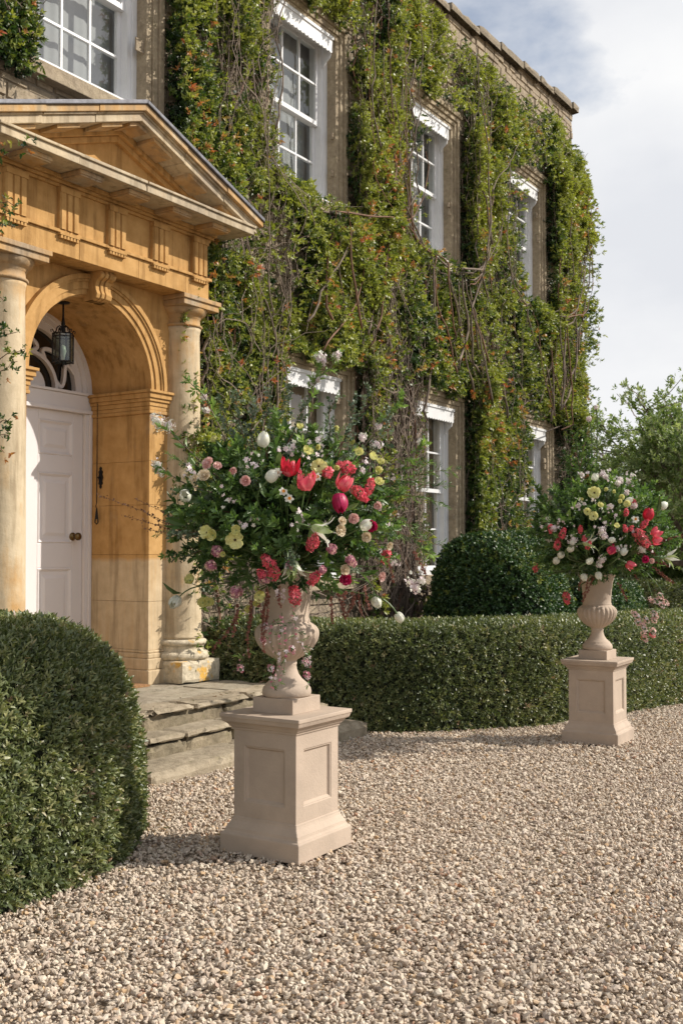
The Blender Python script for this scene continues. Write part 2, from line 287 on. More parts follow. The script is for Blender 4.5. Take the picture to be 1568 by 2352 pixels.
# rotations with local z along n and a random spin
def rots(n, spin):
    n = n/(np.linalg.norm(n, axis=1)[:, None]+1e-9); a = np.where(np.abs(n[:, 2:3]) < 0.95, np.array([[0, 0, 1.0]]), np.array([[1.0, 0, 0]]))
    X = np.cross(a, n); X /= np.linalg.norm(X, axis=1)[:, None]; Y = np.cross(n, X); c = np.cos(spin)[:, None]; s = np.sin(spin)[:, None]
    X2 = X*c+Y*s; Y2 = -X*s+Y*c
    ey = -np.arcsin(np.clip(X2[:, 2], -1, 1)); ex = np.arctan2(Y2[:, 2], n[:, 2]); ez = np.arctan2(X2[:, 1], X2[:, 0])
    return np.stack([ex, ey, ez], 1)
GN = {}
def scatter(name, P, E, S, tint, protos, parent=None, kind='stuff', idx=None, extra=None):
    me = bpy.data.meshes.new(name); n = len(P); me.vertices.add(n); me.vertices.foreach_set('co', np.asarray(P, np.float32).ravel())
    for nm, ty, arr in (('rot', 'FLOAT_VECTOR', E), ('scl', 'FLOAT', S), ('tint', 'FLOAT', tint)):
        at = me.attributes.new(nm, ty, 'POINT'); at.data.foreach_set('vector' if ty == 'FLOAT_VECTOR' else 'value', np.asarray(arr, np.float32).ravel())
    at = me.attributes.new('pick', 'INT', 'POINT'); at.data.foreach_set('value', (rng.integers(0, len(protos), n) if idx is None else idx).astype(np.int32))
    o = bpy.data.objects.new(name, me); COL.objects.link(o)
    if parent is not None: o.parent = parent
    if kind: o['kind'] = kind
    key = tuple(p.name for p in protos)
    if key not in GN:
        g = bpy.data.node_groups.new('scatter', 'GeometryNodeTree'); g.interface.new_socket('Geometry', in_out='INPUT', socket_type='NodeSocketGeometry'); g.interface.new_socket('Geometry', in_out='OUTPUT', socket_type='NodeSocketGeometry')
        gi = g.nodes.new('NodeGroupInput'); go = g.nodes.new('NodeGroupOutput'); ip = g.nodes.new('GeometryNodeInstanceOnPoints'); jn = g.nodes.new('GeometryNodeJoinGeometry')
        for p in reversed(protos):
            oi = g.nodes.new('GeometryNodeObjectInfo'); oi.inputs['Object'].default_value = p; oi.inputs['As Instance'].default_value = True; g.links.new(oi.outputs['Geometry'], jn.inputs[0])
        def na(nm, ty):
            a = g.nodes.new('GeometryNodeInputNamedAttribute'); a.data_type = ty; a.inputs[0].default_value = nm; return a.outputs[0]
        er = g.nodes.new('FunctionNodeEulerToRotation'); g.links.new(na('rot', 'FLOAT_VECTOR'), er.inputs[0])
        g.links.new(gi.outputs[0], ip.inputs['Points']); g.links.new(jn.outputs[0], ip.inputs['Instance']); ip.inputs['Pick Instance'].default_value = True
        g.links.new(na('pick', 'INT'), ip.inputs['Instance Index']); g.links.new(er.outputs[0], ip.inputs['Rotation']); g.links.new(na('scl', 'FLOAT'), ip.inputs['Scale']); g.links.new(ip.outputs[0], go.inputs[0])
        GN[key] = g
    md = o.modifiers.new('scatter', 'NODES'); md.node_group = GN[key]; return o
def proto(name, V, F, mat, smooth=False):
    return bpy.data.objects.new(name, mesh(name, V, F, mat, smooth))
def leaf_geo(base, d, up, L, W, fold=0.25, curl=0.2):
    """6-vertex folded leaf from base along d; up = leaf normal"""
    base = np.array(base, float); d = np.array(d, float); d /= np.linalg.norm(d); up = np.array(up, float); sd = np.cross(d, up); sd /= np.linalg.norm(sd)+1e-9; up = np.cross(sd, d)
    V = [base, base+d*L*0.35+sd*W*0.5+up*fold*W*0.5, base+d*L*0.72+sd*W*0.36+up*(fold*W*0.4-curl*L*0.25), base+d*L-up*curl*L*0.5,
         base+d*L*0.72-sd*W*0.36+up*(fold*W*0.4-curl*L*0.25), base+d*L*0.35-sd*W*0.5+up*fold*W*0.5, base+d*L*0.5-up*curl*L*0.08]
    return V, [(0, 1, 6), (1, 2, 6), (2, 3, 6), (3, 4, 6), (4, 5, 6), (5, 0, 6)]
def spray(name, n, L, W, stem, mat, seed, spread=1.0, palm=False, cheap=True):
    r = random.Random(seed); b = MB()
    for i in range(n):
        t = (i+0.5)/n; a = i*2.4+r.uniform(-.4, .4); el = spread*(0.9-0.55*t)*r.uniform(.8, 1.2)
        d = (math.sin(el)*math.cos(a), math.sin(el)*math.sin(a), math.cos(el))
        base = (r.uniform(-.1, .1)*L, r.uniform(-.1, .1)*L, stem*t)
        s = r.uniform(.75, 1.1); upv = (-math.cos(el)*math.cos(a)+r.uniform(-.3, .3), -math.cos(el)*math.sin(a)+r.uniform(-.3, .3), math.sin(el))
        V, F = leaf_geo(base, d, upv, L*s, W*s, r.uniform(.1, .5), r.uniform(0, .5))
        if cheap: V = V[:6]; F = [(0, 1, 5), (1, 2, 4, 5), (2, 3, 4)]
        b.add(V, F)
    return proto(name, b.V, b.F, mat)
def sample(V, F, density, jitter=0):
    V = np.asarray(V, float); F = np.asarray([f for f in F if len(f) == 4]); T = np.concatenate([F[:, [0, 1, 2]], F[:, [0, 2, 3]]])
    a, b, c = V[T[:, 0]], V[T[:, 1]], V[T[:, 2]]; cr = np.cross(b-a, c-a); A = np.linalg.norm(cr, axis=1)/2; n = int(A.sum()*density)
    k = rng.choice(len(T), n, p=A/A.sum()); u = rng.random(n); v = rng.random(n); m = u+v > 1; u[m] = 1-u[m]; v[m] = 1-v[m]
    return a[k]+(b-a)[k]*u[:, None]+(c-a)[k]*v[:, None], cr[k]/(2*A[k][:, None]+1e-12)
def visible(P, margin=1.3, extra=220):
    """cull scatter points far outside any nearby view"""
    d = P-CAM; Y = d@Fw; X = d@Rt; Z = d@Up; return (Y > 0.3) & (np.abs(X) < (784+extra)/2500*Y+margin) & (np.abs(Z) < (1176+extra)/2500*Y+margin)

# ------------------------------------------------------------------ ground and gravel
def gz(u): return -0.0204*np.clip(np.asarray(u, float)-4.33, 0, 14)
def ground():
    xs = np.array([-300, -60, -10, 0, 2, 4.33, 6, 8, 10, 12, 15, 18.33, 25, 60, 200, 900]); ys = np.array([-300, -40, -6, 0, 2, 4, 7, 12, 30, 100, 900])
    V = [(x, y, float(gz(x))-0.022) for x in xs for y in ys]; m = len(ys)
    F = [(i*m+j, (i+1)*m+j, (i+1)*m+j+1, i*m+j+1) for i in range(len(xs)-1) for j in range(m-1)]
    obj('ground', V, F, M['ground'], kind='structure')
ground()
def pebble(seed):
    r = np.random.default_rng(seed); t = (1+5**.5)/2
    V = np.array([(-1, t, 0), (1, t, 0), (-1, -t, 0), (1, -t, 0), (0, -1, t), (0, 1, t), (0, -1, -t), (0, 1, -t), (t, 0, -1), (t, 0, 1), (-t, 0, -1), (-t, 0, 1)])/1.902
    F = [(0, 11, 5), (0, 5, 1), (0, 1, 7), (0, 7, 10), (0, 10, 11), (1, 5, 9), (5, 11, 4), (11, 10, 2), (10, 7, 6), (7, 1, 8), (3, 9, 4), (3, 4, 2), (3, 2, 6), (3, 6, 8), (3, 8, 9), (4, 9, 5), (2, 4, 11), (6, 2, 10), (8, 6, 7), (9, 8, 1)]
    V = V*(1+r.uniform(-.42, .30, (12, 1)))*np.array([1.05, r.uniform(.6, .9), r.uniform(.45, .68)]); return proto('gravel_stone', V*0.5, F, M['gravel'])
PEB = [pebble(s) for s in range(7)]
def gravel():
    out = []
    for (Y0, Y1, dens, s0) in ((2.9, 5.0, 4400, 0.0184), (5.0, 8, 4200, 0.0184), (8, 12, 3100, 0.0200), (12, 19, 1500, 0.0235), (19, 30, 500, 0.032)):
        w0 = 784/2500*Y1+0.9; n = int((Y1-Y0)*2*w0*dens); Y = rng.uniform(Y0, Y1, n); X = rng.uniform(-w0, w0, n)
        k = np.abs(X) < 784/2500*Y+0.6; Y = Y[k]; X = X[k]
        P = Fh[None]*Y[:, None]+Rt[None]*X[:, None]; P[:, 2] = 0
        out.append((P, np.full(len(P), s0)))
    P = np.concatenate([o[0] for o in out]); S = np.concatenate([o[1] for o in out])
    # keep clear of the terrace, the pedestals and the hedge feet
    k = ~((P[:, 0] > 3.9) & (P[:, 0] < 8.2) & (P[:, 1] > 4.86)) & (P[:, 1] < 6.6)
    k &= ~((P[:, 1] > 4.3) & (P[:, 0] > 9.6) & (P[:, 0] < 30) & (P[:, 1] < 6.6))
    for (a, c) in ((4.334, 2.994), (8.754, 2.897)): k &= ~((P[:, 0] > a+0.02) & (P[:, 0] < a+0.46) & (P[:, 1] > c+0.02) & (P[:, 1] < c+0.46))
    P = P[k]; S = S[k]; n = len(P)
    P[:, 2] = gz(P[:, 0])-0.018+rng.random(n)**1.3*0.020+0.030*(fbm(P, 0.9, 5)-0.5)+0.004
    S = S*np.clip(rng.lognormal(0.0, 0.38, n), 0.4, 2.0)
    E = np.stack([rng.normal(0, .55, n), rng.normal(0, .55, n), rng.uniform(0, 2*PI, n)], 1)
    tint = np.clip(rng.random(n)*0.93+0.09*fbm(P, 1.5, 9), 0, 1)
    o = scatter('gravel', P, E, S, tint, PEB); tag(o, 'pale cream and buff gravel covering the forecourt', 'gravel')
    return n
print('gravel', gravel())

def gridbox(x0, x1, y0, y1, z0, z1, step=0.06, amp=0.008, rnd=0.012, seed=0, chip=0.02):
    nx = max(1, int((x1-x0)/step)); ny = max(1, int((y1-y0)/step)); nz = max(1, int((z1-z0)/step)+1)
    L = [np.linspace(x0, x1, nx+1), np.linspace(y0, y1, ny+1), np.linspace(z0, z1, nz+1)]; D = {}; V = []; F = []
    def vid(i, j, k):
        if (i, j, k) not in D: D[(i, j, k)] = len(V); V.append((L[0][i], L[1][j], L[2][k]))
        return D[(i, j, k)]
    for i in range(nx):
        for j in range(ny):
            F.append((vid(i, j, nz), vid(i+1, j, nz), vid(i+1, j+1, nz), vid(i, j+1, nz)))
    for i in range(nx):
        for k in range(nz):
            F.append((vid(i, 0, k), vid(i+1, 0, k), vid(i+1, 0, k+1), vid(i, 0, k+1))); F.append((vid(i, ny, k), vid(i, ny, k+1), vid(i+1, ny, k+1), vid(i+1, ny, k)))
    for j in range(ny):
        for k in range(nz):
            F.append((vid(0, j, k), vid(0, j, k+1), vid(0, j+1, k+1), vid(0, j+1, k))); F.append((vid(nx, j, k), vid(nx, j+1, k), vid(nx, j+1, k+1), vid(nx, j, k+1)))
    V = np.array(V); c = np.array([(x0+x1)/2, (y0+y1)/2, (z0+z1)/2]); h = np.array([(x1-x0)/2, (y1-y0)/2, (z1-z0)/2])
    q = (V-c)/h; e = np.sort(np.abs(q), axis=1)[:, 1] > 0.999   # on an edge
    ch = fbm(V, 7, seed+3); pull = np.where(e, rnd+chip*np.clip(ch-0.5, 0, 1)*3, 0)[:, None]
    V = V-np.sign(q)*np.where(np.abs(q) > 0.999, 1, 0)*pull*0.7
    for a in range(3): V[:, a] += amp*2*(fbm(V, 9, seed+20+a)-0.5)
    return V, F

# ------------------------------------------------------------------ house: wall cells round the openings
V0 = 6.70; UC = 6.52; HR = 18.1
house = thing('country_house', 'creeper-clad rubble stone Georgian country house with tall white sash windows', 'house', (12.0, 9.0, -0.3))
def hp(o): o.matrix_parent_inverse = Matrix.Translation((-12.0, -9.0, 0.3)); return o
UP = [(6.58, 5.44, 7.40), (9.74, 5.44, 7.39), (12.68, 5.44, 7.33), (15.85, 5.44, 7.36)]
LO = [(9.90, 1.22, 3.47), (12.80, 1.22, 3.44), (16.14, 1.22, 3.475)]
HW = 0.64
holes = [(c-HW-0.012, c+HW+0.012, a-0.012, b+0.012) for c, a, b in UP+LO]+[(5.35, 7.72, -1, 3.90)]
b = MB(); xs = sorted(set([-2.0, HR]+[h[0] for h in holes]+[h[1] for h in holes])); zs = sorted(set([-0.6, 8.95]+[h[2] for h in holes]+[h[3] for h in holes]))
for i in range(len(xs)-1):
    j = 0; x = (xs[i]+xs[i+1])/2; run = None
    for j in range(len(zs)-1):
        z = (zs[j]+zs[j+1])/2; inside = any(h[0] < x < h[1] and h[2] < z < h[3] for h in holes) or z < -0.5 and False
        if not inside: b.box(xs[i], xs[i+1], V0, 7.6, zs[j], zs[j+1])
hp(b.obj('wall', M['mortar'], house))
b = MB(); b.box(-2, HR, 7.62, 14, -0.6, 8.9); hp(b.obj('rear_range', M['mortar'], house))
b = MB(); b.prism([(6.9, 8.94), (13.8, 8.94), (10.3, 9.02)], 'x', -2, HR-0.05); hp(b.obj('roof', M['lead'], house))
# rubble stones
vis = []; rest = MB(); cnt = 0; z = 0.0; rr = random.Random(5)
def stone_verts(x0, x1, z0, z1, y):
    j = lambda a: rr.uniform(-a, a); g = 0.006
    f = [(x0+g+j(.006), z0+g+j(.005)), (x1-g+j(.006), z0+g+j(.005)), (x1-g+j(.006), z1-g+j(.005)), (x0+g+j(.006), z1-g+j(.005))]
    return [(a, V0+0.004, c) for a, c in f]+[(a+(x0+x1)/2*0+(0.008 if a < (x0+x1)/2 else -0.008), y+j(.003), c+(0.006 if c < (z0+z1)/2 else -0.006)) for a, c in f]
SF = [(4, 5, 6, 7), (0, 1, 5, 4), (1, 2, 6, 5), (2, 3, 7, 6), (3, 0, 4, 7)]
z = -0.2
ctop = lambda u: float(np.interp(u, [8, 13, 14.5, 18.1], [8.95, 9.03, 9.16, 9.34]))
while z < 9.20:
    h = rr.uniform(0.07, 0.15); z1 = z+h; x = 5.0 if z > 4.4 else 7.7
    if z > 7.5: x = 8.0
    while x < HR:
        w = rr.uniform(0.13, 0.42); x1 = min(x+w, HR); mx_, mz_ = (x+x1)/2, (z+z1)/2
        if not any(hh[0]-0.06 < mx_ < hh[1]+0.06 and hh[2]-0.05 < mz_ < hh[3]+0.05 for hh in holes):
            Vs = stone_verts(x, x1, z, z1, V0-rr.uniform(0.004, 0.028))
            if z1 > ctop(mx_)-0.12:
                if z > ctop(mx_)-0.16: x = x1; continue
            if z > 8.32 and x > 12.3 and cnt < 300: vis.append(Vs); cnt += 1
            else: rest.add(Vs, SF)
        x = x1
    z = z1
for Vs in vis: hp(obj('stone', Vs, SF, M['rubble'], house))
hp(rest.obj('stonework', M['rubble'], house, kind='stuff'))
# coping course
x = -2.0; k = 0
while x < HR+0.05:
    x1 = min(x+rr.uniform(0.55, 0.95), HR+0.09); z0 = ctop((x+x1)/2)-0.135+0.006*rr.uniform(-1, 1)
    Vc, Fc = gridbox(x+0.004, x1-0.004, 6.575+rr.uniform(-.012, .012), 7.3, z0, z0+0.13+rr.uniform(-.012, .012), 0.12, 0.006, 0.012, k, 0.03)
    if x1 > 8: hp(obj('coping_stone', Vc, Fc, M['coping'], house))
    x = x1; k += 1
    if x > HR+0.05: break

def window(cx, z0, z1, up):
    y0 = V0; out = 0.20; yb = V0+0.105
    w = MB()
    # moulded stone surround: three fascias on each side and over the head, sill below
    for k, (a, c, yf) in enumerate(((0.0, 0.07, 0.035), (0.07, 0.135, 0.052), (0.135, out, 0.075))):
        for s in (-1, 1):
            xa, xb = sorted((cx+s*(HW+a), cx+s*(HW+c))); w.box(xa, xb, y0-yf, y0+0.3, z0-0.02, z1+a)
        w.box(cx-HW-c, cx+HW+c, y0-yf, y0+0.3, z1+a, z1+c)
    w.box(cx-HW-out-0.04, cx+HW+out+0.04, y0-0.10, y0+0.2, z1+out, z1+out+0.07)
    w.box(cx-HW-out, cx+HW+out, y0-0.12, y0+0.3, z0-0.14, z0-0.02)
    wo = hp(w.obj('window', M['surround'], house, bevel=0.006))
    f = MB()     # box frame
    for s in (-1, 1):
        xa, xb = sorted((cx+s*HW, cx+s*(HW-0.055))); f.box(xa, xb, yb-0.02, yb+0.16, z0, z1)
        xa, xb = sorted((cx+s*(HW-0.055), cx+s*(HW-0.10))); f.box(xa, xb, yb+0.0, yb+0.16, z0, z1)
    f.box(cx-HW+0.1, cx+HW-0.1, yb, yb+0.16, z1-0.06, z1); f.box(cx-HW, cx+HW, y0-0.03, yb+0.16, z0-0.018, z0+0.045)
    fo = f.obj('frame', M['white'], wo); zm = (z0+z1)/2
    for nm, za, zb, yy in (('upper_sash', zm-0.025, z1-0.06, yb+0.035), ('lower_sash', z0+0.045, zm+0.02, yb+0.08)):
        s = MB(); xl, xr = cx-HW+0.1, cx+HW-0.1; st = 0.045
        s.box(xl, xl+st, yy, yy+0.04, za, zb); s.box(xr-st, xr, yy, yy+0.04, za, zb)
        s.box(xl+st, xr-st, yy-0.004, yy+0.044, za, za+0.05); s.box(xl+st, xr-st, yy, yy+0.04, zb-0.045, zb)
        pw = (xr-xl-2*st)/3; zmid = (za+0.05+zb-0.045)/2
        for k in (1, 2): s.box(xl+st+k*pw-0.011, xl+st+k*pw+0.011, yy+0.004, yy+0.034, za+0.05, zb-0.045)
        s.box(xl+st, xr-st, yy+0.001, yy+0.037, zmid-0.011, zmid+0.011)
        s.obj(nm, M['white'], wo)
        for k in range(3):
            for (pa, pb) in ((za+0.05, zmid-0.011), (zmid+0.011, zb-0.045)):
                t = rr.uniform(-0.004, 0.004)
                obj('pane', [(xl+st+k*pw+0.008, yy+0.018, pa), (xl+st+(k+1)*pw-0.008, yy+0.018+t, pa), (xl+st+(k+1)*pw-0.008, yy+0.018+t, pb), (xl+st+k*pw+0.008, yy+0.018, pb)], [(0, 1, 2, 3)], M['glass'], wo)
    # awning box with scalloped valance, side cheeks
    a = MB(); zt = z1-0.02; zb = zt-0.14; n = 16; xl, xr = cx-HW+0.07, cx+HW-0.07
    pts = [(xl, zt), (xr, zt)]
    for i in range(n*4, -1, -1):
        t = i/(n*4); pts.append((xl+(xr-xl)*t, zb-0.018*abs(math.sin(t*n*PI))))
    a.prism(pts, 'y', y0-0.035, y0-0.02); a.box(xl-0.008, xr+0.008, y0-0.05, yb, zt, zt+0.035)
    for s in (-1, 1):
        xa, xb = sorted((cx+s*(HW-0.072), cx+s*(HW-0.088))); a.prism([(y0-0.02, zt), (y0-0.02, zb-0.02), (y0-0.01, zb-0.06), (y0+0.04, zb-0.10), (yb-0.022, zb-0.16), (yb-0.022, zt)], 'x', xa, xb)
    a.obj('awning_box', M['white'], wo)
    # curtains with folds, dark room behind
    nn = 90; X = np.linspace(cx-HW, cx+HW, nn); Y = V0+0.29+0.006*np.sin(X*23+cx)+0.003*np.sin(X*57+cx*3)+0.035
    if not up: Y = V0+0.32+0.02*np.clip((np.abs(X-cx)-0.35)*8, 0, 1)*np.sin(X*60)
    V = [(x, y, z0) for x, y in zip(X, Y)]+[(x, y, z1) for x, y in zip(X, Y)]
    obj('curtain', V, [(i, i+1, nn+i+1, nn+i) for i in range(nn-1)], M['curtain_w'] if up else M['curtain_t'], wo, smooth=True)
for c, a, z in UP: window(c, a, z, True)
for c, a, z in LO: window(c, a, z, False)

# ------------------------------------------------------------------ portico
ZT = 0.33
por = thing('portico', 'weathered ochre limewashed classical door porch with pediment and two columns', 'portico', (UC, 6.5, ZT))
def pp(o): o.matrix_parent_inverse = Matrix.Translation((-UC, -6.5, -ZT)); return o
AR = 0.70; SP = 2.93; EB = 3.82      # arch radius, springing, entablature bottom
YF = 6.60; YB = 7.50
for s in (-1, 1):
    p = MB(); xa, xb = sorted((UC+s*AR, UC+s*(AR+0.50))); 
    zc_ = [ZT-0.02, 0.63, 1.06, 1.475, 1.92, 2.31, 2.73, SP]
    for q_ in range(7): p.box(xa, xb, YF, YB, zc_[q_]+0.0008, zc_[q_+1]-0.0008)
    po = pp(p.obj('pier', M['reveal'], por, bevel=0.0035))
    q = MB()
    for (e, za, zb) in ((0.018, 2.735, 2.765), (0.012, 2.765, 2.80), (0.02, 2.80, 2.84), (0.035, 2.84, 2.87), (0.05, 2.87, 2.915), (0.068, 2.915, 2.94)):
        xa, xb = sorted((UC+s*(AR-e), UC+s*(AR+0.34+e))); q.box(xa, xb, YF-e, 7.30, za+0.001, zb)
    q.obj('impost', M['ochre'], po, bevel=0.004)
    q = MB()
    for (e, za, zb) in ((0.045, ZT+0.0, ZT+0.13), (0.032, ZT+0.13, ZT+0.23), (0.022, ZT+0.23, ZT+0.275), (0.012, ZT+0.275, ZT+0.30)):
        xa, xb = sorted((UC+s*(AR-e), UC+s*(AR+0.3))); q.box(xa, xb, YF-e, 7.30, za, zb)
    q.obj('plinth', M['reveal'], po, bevel=0.01)
# arched spandrel wall with soffit
n = 48; V = []; F = []; X1 = AR+0.50; ZT2 = EB
for i in range(n+1):
    a = PI*i/n; ca, sa = math.cos(a), math.sin(a); tmax = min(X1/abs(ca) if abs(ca) > 1e-6 else 1e9, (ZT2-SP)/sa if sa > 1e-6 else 1e9)
    for (r_, y_) in ((AR, YF), (tmax, YF), (AR, YB), (tmax, YB)): V.append((UC+r_*ca, y_, SP+r_*sa))
for i in range(n):
    A, B = 4*i, 4*i+4; F += [(A, A+1, B+1, B), (A, B, B+2, A+2), (A+2, B+2, B+3, A+3), (A+1, A+3, B+3, B+1)]
pp(obj('arch', V, F, M['ochre'], por))
vs = MB()
for (r0, r1, e) in ((AR-0.0, AR+0.045, 0.022), (AR+0.045, AR+0.105, 0.036), (AR+0.105, AR+0.125, 0.05), (AR+0.125, AR+0.165, 0.062)):
    V = []; 
    for i in range(n+1):
        a = PI*i/n
        for (r_, y_) in ((r0+0.0005, YF-e), (r1, YF-e), (r1, YF+0.01), (r0+0.0005, YF+0.01)): V.append((UC+r_*math.cos(a), y_, SP+0.012+r_*math.sin(a)))
    F = []
    for i in range(n):
        A, B = 4*i, 4*i+4; F += [(A, A+1, B+1, B), (A+1, A+2, B+2, B+1), (A+3, A, B, B+3)]
    vs.add(V, F)
pp(vs.obj('archivolt', M['ochre'], por))
k = MB(); prof = [(YF+0.02, EB), (YF-0.17, EB), (YF-0.185, EB-0.03), (YF-0.17, EB-0.055), (YF-0.13, EB-0.075), (YF-0.115, EB-0.11), (YF-0.12, EB-0.15), (YF-0.135, EB-0.185), (YF-0.125, EB-0.22), (YF-0.09, EB-0.235), (YF+0.02, EB-0.235)]
for (xa, xb) in ((-0.088, -0.046), (-0.042, -0.007), (0.007, 0.042), (0.046, 0.088)):
    e = 0.0 if abs(xa) > 0.05 or abs(xb) > 0.05 else -0.012
    k.prism([(y+e if y < YF else y, z) for y, z in prof], 'x', UC+xa, UC+xb)
k.prism([(y+0.02 if y < YF else y, z) for y, z in prof], 'x', UC-0.084, UC+0.084)
pp(k.obj('keystone', M['ochre'], por, bevel=0.005))
# columns
for s in (-1, 1):
    cx, cy = UC+(1.12 if s > 0 else -0.95), 6.60; r0, r1 = 0.196, 0.168; zb, zc = 0.72, 3.555
    sh = MB(); pr = [(r0+0.022, zb), (r0+0.014, zb+0.02), (r0+0.004, zb+0.05)]
    for i in range(25):
        t = i/24; pr.append((r0-(r0-r1)*(t**1.7), zb+0.06+(zc-zb-0.12)*t))
    pr += [(r1+0.004, zc-0.03), (r1+0.012, zc)]
    sh.lathe(pr, cx, cy, 64); so = pp(sh.obj('column', M['column'], por, smooth=True)); so.data.polygons[-1].use_smooth = False
    c = MB(); c.lathe([(r1+0.005, zc), (r1+0.022, zc+0.006), (r1+0.028, zc+0.016), (r1+0.022, zc+0.026), (r1+0.004, zc+0.032), (r1+0.003, zc+0.085), (r1+0.014, zc+0.092), (r1+0.014, zc+0.105), (r1+0.03, zc+0.112), (r1+0.056, zc+0.135), (r1+0.068, zc+0.165), (r1+0.068, zc+0.172)], cx, cy, 64)
    c.obj('capital', M['cap'], so, smooth=True)
    c = MB(); c.box(cx-0.245, cx+0.245, cy-0.245, cy+0.245, zc+0.172, zc+0.225); c.box(cx-0.262, cx+0.262, cy-0.262, cy+0.262, zc+0.225, zc+0.265)
    c.obj('abacus', M['cap'], so, bevel=0.005)
    c = MB(); pr = []
    for i in range(9): a = -PI/2+PI*i/8; pr.append((0.235+0.038*math.cos(a), 0.565+0.038*math.sin(a)))
    pr += [(0.235, 0.606), (0.224, 0.612), (0.218, 0.63), (0.222, 0.652), (0.232, 0.658)]
    for i in range(7): a = -PI/2+PI*i/6; pr.append((0.222+0.026*math.cos(a), 0.684+0.026*math.sin(a)))
    pr += [(0.215, 0.712), (0.21, 0.722)]
    c.lathe(pr, cx, cy, 64); c.obj('base_mouldings', M['lichen'] if s > 0 else M['column'], so, smooth=True)
    Vb, Fb = gridbox(cx-0.265, cx+0.265, cy-0.265, cy+0.265, ZT, 0.53, 0.04, 0.006, 0.010, 40+s, 0.03); obj('plinth_block', Vb, Fb, M['lichen'], so, smooth=False)
# entablature
EX = 1.21; EY = 6.35
def ring(mb, e, za, zb, cuts=(-.60, .08, .69)):
    cs = [UC-EX-e]+[UC+c_+0.2*math.sin(za*7) for c_ in cuts]+[UC+EX+e]
    for q_ in range(len(cs)-1):
        o_ = 0.0016*math.sin(q_*5+za*31); mb.box(cs[q_]+(0.0012 if q_ else 0), cs[q_+1]-(0.0012 if q_ < len(cs)-2 else 0), EY-e+o_, V0+0.3, za, zb+o_*.2)
e = MB(); ring(e, 0, EB, 3.985); eo = pp(e.obj('architrave', M['ochre'], por, bevel=0.004))
e = MB(); ring(e, 0.022, 3.986, 4.012); pp(e.obj('taenia', M['ochre'], por, bevel=0.003))
e = MB(); ring(e, -0.012, 4.013, 4.345); fr = pp(e.obj('frieze', M['ochre'], por))
def triglyph(cx, side=0):
    t = MB(); w = 0.20; d0, d1 = EY-0.012, EY-0.034
    # three bars with chamfered grooves
    xs = [-.5, -.42, -.36, -.30, -.21, -.12, -.06, 0.0]; prof = [(-.5, .4), (-.44, 1), (-.22, 1), (-.165, 0.1), (-.11, 1), (.11, 1), (.165, 0.1), (.22, 1), (.44, 1), (.5, .4)]
    poly = [(cx+p*w, d0-(d0-d1)*q) for p, q in prof]+[(cx+.5*w, EY+0.02), (cx-.5*w, EY+0.02)]
    t.prism(poly, 'z', 4.014, 4.30)
    t.box(cx-w/2-0.004, cx+w/2+0.004, d1-0.006, EY+0.02, 4.301, 4.344)
    t.box(cx-w/2-0.004, cx+w/2+0.004, EY-0.036, EY+0.01, 3.968, 3.985)
    for i in range(6):
        gx = cx+(i-2.5)*w/6; t.prism([(gx-0.009, 3.967), (gx+0.009, 3.967), (gx+0.013, 3.942), (gx-0.013, 3.942)], 'y', EY-0.033, EY+0.005)
    return t
for i in range(5): t = triglyph(UC+0.53*(i-2)); o_ = t.obj('triglyph', M['ochre'], fr); 
e = MB()
for (q, za, zb) in ((0.012, 4.345, 4.37), (0.035, 4.37, 4.395), (0.055, 4.395, 4.43)): ring(e, q, za+0.001, zb)
pp(e.obj('bed_mould', M['ochre'], por, bevel=0.004))
e = MB()
for q_ in range(4):
    cs = [UC-EX-0.255, UC-.72, UC+.02, UC+.75, UC+EX+0.255]; r_ = [0, .004, -.003, .002][q_]; a_ = 0.0012 if q_ else 0; b_ = 0.0012 if q_ < 3 else 0
    e.box(cs[q_]+a_, cs[q_+1]-b_, EY-0.33+r_, V0, 4.431+r_*.4, 4.492); e.box(cs[q_]+a_-(0.017 if q_ == 0 else 0), cs[q_+1]-b_+(0.017 if q_ == 3 else 0), EY-0.348+r_*1.5, V0, 4.493, 4.515+r_*.7)
co = pp(e.obj('cornice', M['corn'], por, bevel=0.005))
for i in range(5):
    m = MB(); cx = UC+0.53*(i-2); m.box(cx-0.125, cx+0.125, EY-0.27, EY-0.06, 4.397, 4.43); m.box(cx-0.115, cx+0.115, EY-0.26, EY-0.07, 4.385, 4.397); m.obj('mutule', M['cap'], co, bevel=0.003)
# pediment
AZ = 5.165; SLP = (5.165-4.60)/1.6; XE = 1.60
def rake(name, y0, y1, d0, d1, mat, par, x0=0.0, x1=XE, bevel=0.004, sides=(-1, 1), f=pp):
    """slab between depth d0..d1 below the roof line, from ridge offset x0 to x1"""
    for s in sides:
        m = MB(); z = lambda x, d: AZ-SLP*x-d
        poly = [(UC+s*x0, z(x0, d0)), (UC+s*x1, z(x1, d0)), (UC+s*x1, z(x1, d1)), (UC+s*x0, z(x0, d1))]
        if s < 0: poly = poly[::-1]
        m.prism(poly, 'y', y0, y1); o = m.obj(name, mat, par, bevel=bevel)
        if f: f(o)
ty = pp(MB().prism([(UC-EX-.1, 4.516), (UC+EX+.1, 4.516), (UC, AZ-0.17)], 'y', EY+0.02, V0+0.1).obj('tympanum', M['ochre'], por))
rake('tympanum_frame', EY-0.02, EY+0.03, 0.215, 0.265, M['ochre'], por, 0, 1.02)
rake('raking_bed_mould', EY-0.055, V0+0.05, 0.150, 0.213, M['ochre'], por, 0, 1.30)
